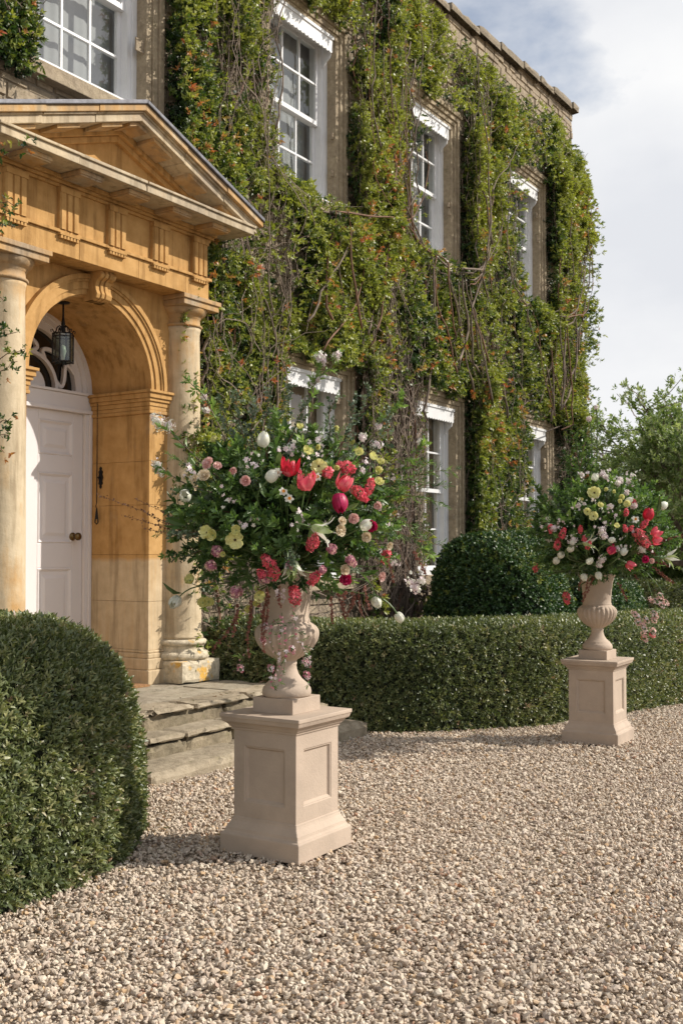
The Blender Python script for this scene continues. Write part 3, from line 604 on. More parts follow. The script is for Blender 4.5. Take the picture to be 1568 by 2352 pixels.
for q_, (xa, xb) in enumerate(((0, .52), (.5225, 1.06), (1.0625, XE))):
    r_ = (.0, .004, -.003)[q_]; l_ = q_ == 2
    rake('raking_corona', EY-0.29+r_, V0+0.05, 0.088, 0.149+r_*.5, M['corn'], por, xa, xb-(0.05 if l_ else 0))
    rake('raking_fillet', EY-0.305-r_, V0+0.05, 0.072, 0.087, M['corn'], por, xa, xb-(0.03 if l_ else 0))
    rake('raking_cyma', EY-0.335+r_*1.4, V0+0.05, 0.020, 0.071, M['cap'], por, xa, xb-(0.012 if l_ else 0))
rake('lead_flashing', EY-0.355, V0+0.05, -0.016, 0.019, M['lead'], por, 0, XE, 0.006)
for s in (-1, 1):
    for xc in (0.30, 0.76, 1.2):
        rake('raking_mutule', EY-0.25, EY-0.06, 0.150, 0.182, M['cap'], por, xc-0.115, xc+0.115, sides=(s,))
rake('raking_mutule', EY-0.25, EY-0.06, 0.150, 0.182, M['cap'], por, 0, 0.1)

# ------------------------------------------------------------------ door, fanlight
DY = 7.345
door = thing('front_door', 'pale pink panelled front door with brass knob inside the arched porch', 'door', (UC, DY, ZT))
def dp(o): o.matrix_parent_inverse = Matrix.Translation((-UC, -DY, -ZT)); return o
d = MB(); DH = 0.62
d.box(UC-DH, UC+DH, DY+0.02, DY+0.06, ZT+0.06, 2.765)
rows = [(0.40, 0.62), (0.66, 1.365), (1.585, 2.20), (2.365, 2.68)]
zs_ = [ZT+0.06, 0.50, 1.365-0.0, 1.577, 2.208, 2.364, 2.678, 2.765]
cols = [(UC-0.50, UC-0.09), (UC+0.09, UC+0.50)]
d.box(UC-DH, UC-0.50, DY, DY+0.02, ZT+0.06, 2.765); d.box(UC+0.50, UC+DH, DY, DY+0.02, ZT+0.06, 2.765); d.box(UC-0.09, UC+0.09, DY, DY+0.02, ZT+0.06, 2.765)
for (a, c) in cols:
    for (za, zb) in ((ZT+0.06, 0.62), (1.361, 1.577), (2.208, 2.364), (2.678, 2.765)): d.box(a, c, DY, DY+0.02, za, zb)
do = dp(d.obj('door_leaf', M['door'], door, bevel=0.004))
for (a, c) in cols:
    for (za, zb) in ((0.62, 1.361), (1.577, 2.208), (2.364, 2.678)):
        p = MB(); m0 = 0.012; m1 = 0.035; m2 = 0.065
        V = []
        for (mm, yy) in ((0, DY+0.0195), (0, DY+0.004), (m0, DY-0.006), (m1, DY+0.012), (m2, DY+0.012), (m2+0.03, DY+0.0)):
            V += [(a+mm, yy, za+mm), (c-mm, yy, za+mm), (c-mm, yy, zb-mm), (a+mm, yy, zb-mm)]
        F = [(i*4+k, i*4+(k+1) % 4, (i+1)*4+(k+1) % 4, (i+1)*4+k) for i in range(5) for k in range(4)]+[(20, 21, 22, 23)]
        p.add(V, F); p.obj('door_panel', M['door'], do)
kn = MB(); kz = 1.64; kx = UC+0.505
def ylathe(mb, prof, cx, cz, seg=24):
    V = [(cx+r*math.cos(2*PI*k/seg), y, cz+r*math.sin(2*PI*k/seg)) for r, y in prof for k in range(seg)]
    mb.add(V, [(i*seg+k, i*seg+(k+1) % seg, (i+1)*seg+(k+1) % seg, (i+1)*seg+k) for i in range(len(prof)-1) for k in range(seg)]+[tuple((len(prof)-1)*seg+k for k in range(seg))])
ylathe(kn, [(0.038, DY), (0.038, DY-0.006), (0.030, DY-0.012), (0.012, DY-0.016), (0.012, DY-0.04), (0.026, DY-0.05), (0.036, DY-0.066), (0.034, DY-0.082), (0.018, DY-0.092), (0.001, DY-0.094)], kx, kz)
kn.obj('door_knob', M['brass'], do, smooth=True)
f = MB()
for s in (-1, 1):
    for (a, c, yy) in ((DH+0.003, DH+0.045, 0.03), (DH+0.045, AR-0.004, 0.05)):
        xa, xb = sorted((UC+s*a, UC+s*c)); f.box(xa, xb, DY-yy, DY+0.08, ZT, 2.765)
f.box(UC-AR+0.003, UC+AR-0.003, DY-0.055, DY+0.08, 2.766, 2.80); f.box(UC-AR+0.003, UC+AR-0.003, DY-0.04, DY+0.08, 2.801, 2.93); f.box(UC-AR+0.003, UC+AR-0.003, DY-0.06, DY+0.08, 2.931, 2.955)
fo = dp(f.obj('door_frame', M['door'], door, bevel=0.003))
fan = MB(); cz = 2.955
def arcring(mb, r0, r1, y0, y1, n=40):
    V = []
    for i in range(n+1):
        a = PI*i/n
        for (r_, y_) in ((r0, y0), (r1, y0), (r1, y1), (r0, y1)): V.append((UC+r_*math.cos(a), y_, cz+r_*math.sin(a)))
    F = []
    for i in range(n):
        A, B = 4*i, 4*i+4; F += [(A, A+1, B+1, B), (A+3, A, B, B+3), (A+1, A+2, B+2, B+1)]
    mb.add(V, F)
for (a, c, yy) in ((0.53, 0.60, 0.0), (0.60, 0.645, 0.02), (0.645, 0.695, 0.04)): arcring(fan, a, c, DY-yy, DY+0.08)
fan.obj('fanlight_rim', M['door'], fo)
tr = MB(); V = [(UC, DY+0.005, cz)]
tr.prism([(UC+0.17*math.cos(PI*i/20), cz+0.001+0.17*math.sin(PI*i/20)) for i in range(21)], 'y', DY+0.004, DY+0.05)
arcring(tr, 0.285, 0.318, DY+0.0, DY+0.045)
def ribbon(mb, pts, w, y0, y1):
    pts = np.array(pts); T = np.gradient(pts, axis=0); T /= np.linalg.norm(T, axis=1)[:, None]; Nn = np.stack([-T[:, 1], T[:, 0]], 1); V = []
    for p_, n_ in zip(pts, Nn):
        for (o_, y_) in ((-w, y0+0.006), (-w*.35, y0), (w*.35, y0), (w, y0+0.006), (w, y1), (-w, y1)): V.append((p_[0]+n_[0]*o_, y_, p_[1]+n_[1]*o_))
    F = [(i*6+k, i*6+(k+1) % 6, i*6+6+(k+1) % 6, i*6+6+k) for i in range(len(pts)-1) for k in range(6)]; mb.add(V, F)
for kk in range(5):
    a0 = PI*(kk+0.5)/5
    pts = []
    for t in np.linspace(0, 1, 26):
        r_ = 0.30+0.245*t; a = a0+0.235*math.sin(t*2*PI)*(1 if kk % 2 else -1)*(1-0.25*t); pts.append((UC+r_*math.cos(a), cz+r_*math.sin(a)))
    ribbon(tr, pts, 0.017, DY-0.002, DY+0.04)
tr.obj('fanlight_tracery', M['door'], fo)
MB().prism([(UC+0.56*math.cos(PI*i/30), cz+0.56*math.sin(PI*i/30)) for i in range(31)], 'y', DY+0.052, DY+0.056).obj('fanlight_pane', simple('fan_glass', (0.012, 0.010, 0.009), 0.12, spec=0.6), fo)
dp(MB().box(UC-AR, UC+AR, DY+0.1, DY+0.12, ZT, 3.75).obj('dark_hall', M['dark'], door))

# lantern
L = thing('hanging_lantern', 'black iron hexagonal lantern with glass sides hanging in the porch arch', 'lantern', (6.50, 6.93, 3.63))
def lp(o): o.matrix_parent_inverse = Matrix.Translation((-6.50, -6.93, -3.63)); return o
lx, ly = 6.50, 6.93; c = MB(); c.lathe([(0.055, 3.628), (0.055, 3.62), (0.012, 3.612)], lx, ly, 16); c.tube([(lx, ly, 3.615), (lx, ly, 3.50), (lx, ly, 3.44)], [0.008, 0.008, 0.018], 8); c.tube([(lx, ly, 3.45), (lx, ly, 3.42), (lx, ly, 3.37)], [0.018, 0.014, 0.014], 8); lp(c.obj('hanging_rod', M['iron'], L))
c = MB(); hexr = 0.088
hx = [(lx+hexr*math.cos(PI/6+PI/3*i), ly+hexr*math.sin(PI/6+PI/3*i)) for i in range(6)]
for x_, y_ in hx: c.tube([(x_, y_, 3.105), (x_, y_, 3.355)], 0.008, 4)
for zz, rr_ in ((3.355, 0.006), (3.115, 0.007), (3.33, 0.005)):
    for i in range(6): a_, b_ = hx[i], hx[(i+1) % 6]; c.tube([(*a_, zz), (*b_, zz)], rr_, 4)
for i in range(6):
    a = PI/6+PI/3*i; pts = [(lx+r_*math.cos(a), ly+r_*math.sin(a), z_) for r_, z_ in ((0.100, 3.365), (0.104, 3.385), (0.09, 3.39), (0.078, 3.365), (0.06, 3.375), (0.05, 3.41), (0.03, 3.425), (0.012, 3.41))]
    c.tube(pts, 0.005, 4)
c.tube([(lx, ly, 3.12), (lx, ly, 3.06)], [0.012, 0.004], 6)
lp(c.obj('lantern_frame', M['iron'], L))
for i in range(6):
    a_, b_ = hx[i], hx[(i+1) % 6]; lp(obj('lantern_pane', [(*a_, 3.12), (*b_, 3.12), (*b_, 3.35), (*a_, 3.35)], [(0, 1, 2, 3)], M['lglass'], L))
c = MB(); c.lathe([(0.012, 3.13), (0.02, 3.17), (0.03, 3.21), (0.022, 3.25), (0.004, 3.262)], lx, ly, 12); lp(c.obj('bulb', simple('unlit_bulb', (0.7, 0.68, 0.6), 0.3), L, smooth=True))
# bell pull
B = thing('bell_pull', 'black wrought iron bell pull chain on the ochre porch reveal', 'bell pull', (7.19, 7.2, 1.8))
def bp(o): o.matrix_parent_inverse = Matrix.Translation((-7.19, -7.2, -1.8)); return o
bx, by = 7.185, 7.205; c = MB(); z = 2.93; i = 0
while z > 2.40:
    pts = []
    for k_ in range(9):
        a = 2*PI*k_/8; u_ = 0.006*math.cos(a); w_ = 0.014*math.sin(a); pts.append((bx+(u_ if i % 2 else 0), by+(0 if i % 2 else u_), z+w_))
    c.tube(pts, 0.0022, 4); z -= 0.022; i += 1
bp(c.obj('chain', M['iron'], B))
c = MB(); c.tube([(bx, by, 2.40), (bx, by, 1.95)], 0.005, 6); c.tube([(bx, by, 1.95), (bx-.01, by, 1.92), (bx, by, 1.89)], 0.004, 6)
bp(c.obj('rod', M['iron'], B))
c = MB(); c.tube([(bx, by, 1.90), (bx, by, 1.86), (bx, by, 1.80)], [0.006, 0.010, 0.016], 8); c.tube([(bx, by-0.016, 1.80), (bx, by-0.02, 1.77), (bx, by, 1.755), (bx, by+0.02, 1.77), (bx, by+0.016, 1.80)], 0.006, 6)
bp(c.obj('handle', M['iron'], B))
c = MB(); poly = [(0, 0.10), (0.012, 0.085), (0.006, 0.07), (0.024, 0.055), (0.016, 0.03), (0.028, 0.0), (0.016, -0.03), (0.024, -0.055), (0.006, -0.07), (0.012, -0.085), (0, -0.10)]
poly = [(by-0.02+a_, 2.18+b_) for a_, b_ in poly]+[(by-0.02-a_, 2.18+b_) for a_, b_ in poly[::-1][1:-1]]
c.prism(poly, 'x', 7.205, 7.219); c.tube([(7.21, by-0.02, 2.18), (7.17, by-0.02, 2.18), (7.17, by-0.02, 2.15)], 0.005, 6); bp(c.obj('bracket', M['iron'], B))

# ------------------------------------------------------------------ steps and terrace
ST = thing('entrance_steps', 'worn stone entrance steps and paved landing before the porch', 'steps', (6.5, 5.6, 0))
def sp(o): o.matrix_parent_inverse = Matrix.Translation((-6.5, -5.6, 0)); return o
def course(name, xs_, y0, y1, z0, z1, mat, amp=0.008, rnd=0.014, chip=0.05, step=0.05):
    for i in range(len(xs_)-1):
        V, F = gridbox(xs_[i]+0.006, xs_[i+1]-0.006, y0+rr.uniform(-.015, .015), y1, z0, z1+rr.uniform(-.005, .005), step, amp, rnd, rr.randint(0, 999), chip)
        sp(obj(name, V, F, mat, ST, smooth=False))
course('step_stone', [4.0, 5.32, 6.6, 7.3, 8.08], 4.84, 5.30, -0.12, 0.052, M['paving'], 0.010, 0.022, 0.05)
course('step_stone', [4.1, 5.0, 5.72, 6.12, 6.72, 7.45, 8.02], 5.20, 5.55, 0.14, 0.188, M['paving'], 0.008, 0.015, 0.07, 0.035)
course('riser_stone', [4.1, 5.0, 5.70, 6.14, 6.70, 7.47, 7.99], 5.225, 5.55, 0.0, 0.139, M['riser'], 0.009, 0.012, 0.05, 0.04)
course('riser_stone', [4.1, 4.9, 5.95, 6.9, 7.6, 7.98], 5.475, 5.80, 0.12, 0.283, M['riser'], 0.010, 0.012, 0.05, 0.04)
course('edge_stone', [4.1, 5.1, 6.02, 6.50, 7.20, 8.01], 5.435, 5.80, 0.284, ZT+0.002, M['paving'], 0.009, 0.016, 0.08, 0.035)
course('flagstone', [4.3, 5.4, 6.35, 7.35, 7.95], 5.805, 6.32, 0.25, ZT, M['flag'], 0.004, 0.006, 0.02, 0.1)
course('flagstone', [4.3, 5.1, 6.7, 7.9], 6.325, 6.69, 0.25, ZT-0.002, M['flag'], 0.003, 0.006, 0.02, 0.1)
course('flagstone', [5.8, 6.5, 7.22], 6.69, 7.35, 0.25, ZT-0.003, M['flag'], 0.003, 0.006, 0.02, 0.1)
sp(MB().box(4.1, 7.95, 5.56, 6.7, -0.2, 0.248).obj('core', M['mortar'], ST))
Vm, Fm = gridbox(6.35, 7.14, 6.50, 6.95, ZT, ZT+0.022, 0.05, 0.003, 0.003, 8, 0.0)
m_ = obj('doormat', Vm, Fm, M['mat']); tag(m_, 'brown coir doormat lying on the landing before the door', 'doormat')

# ------------------------------------------------------------------ pedestals and urns
def pedestal(name, label, x, y, z, rot=0.0):
    T = thing(name, label, 'pedestal', (x, y, z), 'matching taupe pedestals'); T.rotation_euler = (0, 0, rot)
    c = MB(); c.square([(0.24, 0.0), (0.24, 0.092), (0.236, 0.096), (0.228, 0.098), (0.222, 0.108), (0.219, 0.122), (0.21, 0.136), (0.200, 0.152), (0.196, 0.162), (0.194, 0.174)], 0, 0)
    c.obj('base', M['pedestal'], T, bevel=0.004)
    V = []; F = []; h = 0.190; z0, z1 = 0.174, 0.606
    for k in range(4):
        a = PI/2*k; ca, sa = math.cos(a), math.sin(a); b0 = len(V)
        def P(t, zz, d): return (t*ca+(h-d)*sa, t*sa-(h-d)*ca, zz)
        rings = [(h, z0, z1, 0), (0.125, z0+0.075, z1-0.075, 0), (0.120, z0+0.080, z1-0.080, 0.004), (0.117, z0+0.083, z1-0.083, 0.003), (0.110, z0+0.092, z1-0.09, 0.012), (0.107, z0+0.094, z1-0.092, 0.015)]
        for (w, za, zb, d) in rings: V += [P(-w, za, d), P(w, za, d), P(w, zb, d), P(-w, zb, d)]
        for i in range(len(rings)-1):
            for q in range(4): F.append((b0+i*4+q, b0+i*4+(q+1) % 4, b0+i*4+4+(q+1) % 4, b0+i*4+4+q))
        F.append(tuple(b0+(len(rings)-1)*4+q for q in range(4)))
    o = obj('die', V, F, M['pedestal'], T)
    import bmesh
    bm = bmesh.new(); bm.from_mesh(o.data); bmesh.ops.remove_doubles(bm, verts=bm.verts, dist=1e-5); bm.to_mesh(o.data); bm.free()
    bv = o.modifiers.new('bevel', 'BEVEL'); bv.width = 0.004; bv.segments = 2; bv.limit_method = 'ANGLE'; bv.angle_limit = math.radians(50)
    c = MB(); c.square([(0.19, 0.604), (0.196, 0.606), (0.198, 0.618), (0.206, 0.622), (0.212, 0.632), (0.221, 0.642), (0.232, 0.648), (0.235, 0.656), (0.239, 0.668), (0.243, 0.672), (0.243, 0.690)], 0, 0)
    c.obj('cap', M['pedestal'], T, bevel=0.003)
    return T
def urn(name, label, x, y, z):
    T = thing(name, label, 'urn', (x, y, z), 'classical urns of flowers')
    MB().square([(0.123, 0), (0.123, 0.074), (0.121, 0.076)], 0, 0).obj('foot_block', M['pedestal'], T, bevel=0.004)
    prof = []
    for (r_, z_) in [(0.118, 0.076), (0.124, 0.084), (0.126, 0.100), (0.122, 0.118), (0.112, 0.130), (0.108, 0.132), (0.106, 0.140), (0.096, 0.148), (0.078, 0.164), (0.062, 0.186), (0.053, 0.210), (0.049, 0.232), (0.052, 0.238), (0.052, 0.246), (0.049, 0.250), (0.056, 0.262)]: prof.append((r_, z_))
    for i in range(21):      # gadrooned bowl
        t = i/20; prof.append((float(np.interp(t, [0, .06, .14, .25, .38, .5, .62, .72, .8, .87, .94, 1], [.060, .082, .105, .127, .146, .158, .165, .166, .163, .155, .142, .124])), 0.264+0.186*t))
    prof += [(0.119, 0.452), (0.122, 0.460), (0.119, 0.468), (0.116, 0.476), (0.118, 0.52), (0.123, 0.58), (0.132, 0.64), (0.144, 0.685), (0.156, 0.705), (0.160, 0.712), (0.156, 0.718), (0.146, 0.718), (0.130, 0.70), (0.12, 0.64)]
    def rf(r_, z_, a):
        if 0.266 < z_ < 0.447:
            e = min(1, (z_-0.266)/0.03, (0.447-z_)/0.025); return r_-0.013*e*(1-abs(math.sin(a*12)))**1.3*(r_/0.16)
        return r_
    c = MB(); c.lathe(prof, 0, 0, 176, rf=rf); c.obj('vase_body', M['pedestal'], T, smooth=True)
    MB().lathe([(0.13, 0.69), (0.02, 0.70)], 0, 0, 24).obj('soil', M['soil'], T)
    return T
P1 = (4.574, 3.234, 0.0); P2 = (8.994, 3.137, -0.092)
pedestal('pedestal', 'nearest square taupe pedestal, in the foreground in front of the stone steps', *P1)
pedestal('pedestal', 'farther square taupe pedestal, standing by the long clipped hedge on the right', *P2, rot=0.03)
urn('urn', 'fluted taupe urn on the nearest pedestal, overhung by trailing jasmine', P1[0], P1[1], P1[2]+0.69)
urn('urn', 'fluted taupe urn on the farther pedestal by the long hedge', P2[0], P2[1], P2[2]+0.69)

# ------------------------------------------------------------------ hedges
SPR_BOX = [spray('hedge_sprig', 6, 0.031, 0.0105, 0.032, M['box'], s, 1.0) for s in range(4)]
SPR_SHR = [spray('shrub_sprig', 6, 0.042, 0.024, 0.05, M['shrub'], 20+s, 1.05) for s in range(3)]
def blob_hedge(name, label, spine, rad, height, p, dens, scale, amp=0.05, protos=None, group=None, cat='hedge', zbase=None, tintlow=0.0, seed=1, closed=False, mat_in='soil'):
    spine = np.array(spine, float); rad = np.asarray(rad, float)*np.ones(len(spine))
    # resample the spine
    d = np.r_[0, np.cumsum(np.linalg.norm(np.diff(spine, axis=0), axis=1))]; n = max(4, int(d[-1]/0.10)); s = np.linspace(0, d[-1], n)
    C = np.stack([np.interp(s, d, spine[:, i]) for i in (0, 1)], 1); R_ = np.interp(s, d, rad)
    for _ in range(3): C[1:-1] = (C[:-2]+C[1:-1]*2+C[2:])/4
    T = np.gradient(C, axis=0); T /= np.linalg.norm(T, axis=1)[:, None]; Nn = np.stack([-T[:, 1], T[:, 0]], 1)
    loop = []; 
    for i in range(n): loop.append((C[i], Nn[i]*R_[i]))
    for k in range(1, 12): a = PI/2-PI*k/12; loop.append((C[-1], (T[-1]*math.cos(a)+Nn[-1]*math.sin(a))*R_[-1]))
    for i in range(n-1, -1, -1): loop.append((C[i], -Nn[i]*R_[i]))
    for k in range(1, 12): a = -PI/2+PI*k/12; a = PI+PI/2+0-a if False else a; loop.append((C[0], (-T[0]*math.cos(a)+Nn[0]*math.sin(a))*R_[0]))
    m = 18; V = []
    for (c, o) in loop:
        for j in range(m):
            ph = PI/2*j/(m-1); co = math.cos(ph)**p; si = math.sin(ph)**p
            V.append((c[0]+o[0]*co, c[1]+o[1]*co, height*si))
    V = np.array(V); L = len(loop)
    zb = gz(V[:, 0]) if zbase is None else zbase
    taper = 1-0.0*V[:, 2]; V[:, 2] += zb-0.01
    F = [(i*m+j, ((i+1) % L)*m+j, ((i+1) % L)*m+j+1, i*m+j+1) for i in range(L) for j in range(m-1)]
    # orientation check
    nv = np.cross(V[F[5][1]]-V[F[5][0]], V[F[5][2]]-V[F[5][0]]); out = V[F[5][0]][:2]-loop[0][0]
    if nv[:2]@out < 0: F = [f[::-1] for f in F]
    cN = np.zeros_like(V)
    for c_ in range(3): V[:, c_] += amp*2*(fbm(V, 1.6, seed+c_, 3)-0.5)*(1 if c_ < 2 else 0.6)
    P, nrm = sample(V, F, dens)
    k = visible(P) & ((nrm@np.array([0, 0, 1.0]) > 0.25) | (np.einsum('ij,ij->i', nrm, CAM-P) > -0.4)); P = P[k]; nrm = nrm[k]
    T_ = thing(name, label, cat, (float(C[n//2, 0]), float(C[n//2, 1]), float(gz(C[n//2, 0]))), group)
    inv = Matrix.Translation((-T_.location[0], -T_.location[1], -T_.location[2]))
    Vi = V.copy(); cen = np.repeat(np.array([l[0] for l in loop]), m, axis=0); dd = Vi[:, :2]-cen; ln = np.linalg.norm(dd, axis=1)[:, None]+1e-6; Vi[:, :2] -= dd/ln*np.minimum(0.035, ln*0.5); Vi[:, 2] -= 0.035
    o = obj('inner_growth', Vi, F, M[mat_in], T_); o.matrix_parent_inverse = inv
    nn = nrm+rng.normal(0, 0.42, nrm.shape); nn[:, 2] += 0.25
    P = P-nrm*rng.uniform(0.0, 0.045, len(P))[:, None]*scale; S = scale*rng.uniform(0.7, 1.25, len(P))
    tint = np.clip(0.40+0.6*(fbm(P, 2.2, seed+40)-0.5)+rng.normal(0, 0.17, len(P))+0.30*(rng.random(len(P)) < 0.12), 0, 1)
    q = scatter('foliage', P, rots(nn, rng.uniform(0, 6.28, len(P))), S, tint, protos or SPR_BOX, T_); q.matrix_parent_inverse = inv
    return len(P)
nh = blob_hedge('clipped_hedge', 'rounded clipped dark green hedge at the left foreground beside the steps', [(-1.2, 4.15), (1.2, 4.32), (2.6, 4.52), (3.55, 4.66), (4.0, 4.93), (4.08, 5.6), (4.1, 6.2)], [0.98, 0.98, 0.98, 0.97, 0.92, 0.72, 0.7], 1.14, 0.60, 3300, 1.0, 0.05, seed=3, group='clipped hedges flanking the entrance')
nh2 = blob_hedge('clipped_hedge', 'long flat-topped clipped hedge running behind both pedestals to the right', [(8.52, 6.4), (8.54, 5.5), (8.95, 4.9), (9.9, 4.38), (10.9, 4.1), (12.4, 3.85), (15, 3.6), (19, 3.4)], [0.5, 0.5, 0.55, 0.58, 0.58, 0.58, 0.6, 0.6], 0.93, 0.26, 2600, 1.12, 0.035, seed=9, group='clipped hedges flanking the entrance')
nh3 = blob_hedge('evergreen_bush', 'round dark glossy evergreen bush under the ground-floor windows behind the hedge', [(11.95, 5.45), (12.4, 5.42)], [0.74, 0.74], 1.88, 0.62, 1500, 1.0, 0.22, SPR_SHR, cat='bush', seed=15)
nh4 = blob_hedge('evergreen_bush', 'lower glossy evergreen bush behind the farther urn', [(14.4, 5.2), (15.6, 5.2)], [0.65, 0.6], 1.25, 0.62, 1100, 1.0, 0.22, SPR_SHR, cat='bush', seed=19)
nh5 = blob_hedge('yew_hedge', 'dim clipped hedge far behind the flower arrangement at the right edge', [(19.8, 7.2), (27, 6.0)], [0.7, 0.7], 1.15, 0.3, 500, 2.0, 0.06, cat='hedge', seed=23)
print('hedge sprigs', nh, nh2, nh3, nh4, nh5)
# wispy rosemary shrub by the far window
RS = [spray('rosemary_sprig', 14, 0.03, 0.004, 0.16, M['rosem'], 31+s, 0.5) for s in range(3)]
def rosemary():
    T = thing('rosemary_bush', 'wispy grey-green rosemary bush with mauve flowers below the far ground-floor window', 'bush', (14.9, 6.1, -0.2)); inv = Matrix.Translation((-14.9, -6.1, 0.2))
    P = []; NN = []; tb = MB()
    for k in range(150):
        a = rng.uniform(0, 2*PI); t = rng.random()**0.5; bx = 14.6+rng.uniform(-1.0, 1.0); by = 6.1+rng.uniform(-.25, .25); h_ = rng.uniform(1.1, 2.05)*(1-0.25*abs(bx-14.8)); lean = rng.normal(0, .18, 2)
        q = np.array([(bx+lean[0]*s_*s_*2, by+lean[1]*s_*s_*1.2, -0.2+h_*s_) for s_ in np.linspace(0, 1, 9)]); tb.tube(q, np.linspace(.006, .002, 9), 3)
        for s_ in np.linspace(0.3, 1, 16): i_ = s_*8; j_ = min(7, int(i_)); P.append(q[j_]+(q[j_+1]-q[j_])*(i_-j_)+rng.normal(0, .02, 3)); NN.append((lean[0]*2+rng.normal(0, .25), lean[1]*2+rng.normal(0, .25), 1))
    P = np.array(P); o = scatter('foliage', P, rots(np.array(NN, float), rng.uniform(0, 6, len(P))), rng.uniform(.8, 1.3, len(P)), rng.random(len(P)), RS, T); o.matrix_parent_inverse = inv
    o = tb.obj('stems', M['bark'], T, kind='stuff'); o.matrix_parent_inverse = inv
rosemary()

# ------------------------------------------------------------------ creeper on the facade
SPR_V = [spray('creeper_sprig', 7, 0.052, 0.020, 0.045, M['vine'], 50+s, 1.15) for s in range(5)]
creeper = thing('climbing_creeper', 'dense green creeper with bronze young tips and bare stems covering the house front', 'creeper', (12, 6.6, -0.15))
CI = Matrix.Translation((-12, -6.6, 0.15))
def sstep(x, a, b): t = np.clip((x-a)/(b-a), 0, 1); return t*t*(3-2*t)
def ztop(u): return np.interp(u, [5, 7, 9, 12.4, 13.2, 14.0, 15.6, 17.1, 17.7, 18.0, 18.6, 19.0], [8.0, 9.3, 9.3, 8.72, 8.66, 8.58, 8.70, 8.70, 8.6, 8.5, 8.1, 7.2])
def vine_density(u, z):
    Q = np.stack([u, u*0, z], 1); nz = fbm(Q, 1.3, 77, 4); n2 = fbm(Q, 3.5, 99, 3)
    d = sstep(ztop(u)+0.25*(n2-.5)-z, -0.05, 0.3)
    for (c, a, b_) in UP+LO:
        up = a > 4
        cl, cb = {9.74: (.02, .06), 12.68: (.40, .08), 15.85: (.40, .08), 9.90: (.05, 0), 12.80: (.25, 0), 16.14: (.30, 0)}.get(c, (.25, 0))
        l = c-HW-0.06+cl*sstep(n2, .42, .60); r = c+HW+0.20
        zt_ = b_+0.20+0.25*(n2-.5); zb_ = a-0.1+(cb+cb*sstep(n2, .38, .6)*sstep(-(u-c), -0.5, .6) if up and cb else (-1.5 if not up else 0))
        hole = sstep(u, l-.05, l+.03)*sstep(-u, -r-0.03, -r+.03)*sstep(-z, -zt_-.03, -zt_+.08)*sstep(z, zb_-.05, zb_+.1); d = d*(1-hole)
    # thin regions where bare stems show
    bare = np.zeros_like(u)
    for (uc_, zc_, ru, rz, amt) in ((11.55, 1.2, 0.95, 1.7, .97), (11.5, 2.9, 0.9, 0.9, .6), (8.6, 5.5, 0.7, 1.2, .30), (8.0, 7.2, .7, 1.0, .35), (12.0, 6.3, 0.45, 1.0, .6), (9.6, 4.35, 1.2, .5, .2), (8.2, 2.9, .6, 1.1, .25), (10.3, 3.9, .9, .3, .55), (14.6, 1.6, .8, 1.0, .55), (12.9, 8.0, .9, .25, .4), (8.6, 0.6, 2.0, 1.5, 1.0), (14.0, 4.0, .9, .4, .3)):
        bare = np.maximum(bare, amt*np.exp(-(((u-uc_)/ru)**2+((z-zc_)/rz)**2)**1.5))
    d = d*(1-bare)*(0.14+0.86*sstep(nz, 0.40, 0.53)); d = d*np.where(u < 7.5, sstep(z, 3.9, 4.5), 1)
    d = d*np.where((u < 5.95) & (u > 3), sstep(-(u), -5.95, -5.75)*sstep(z, 5.2, 5.4), np.where(u < 7.35, 0, 1))
    return d, nz
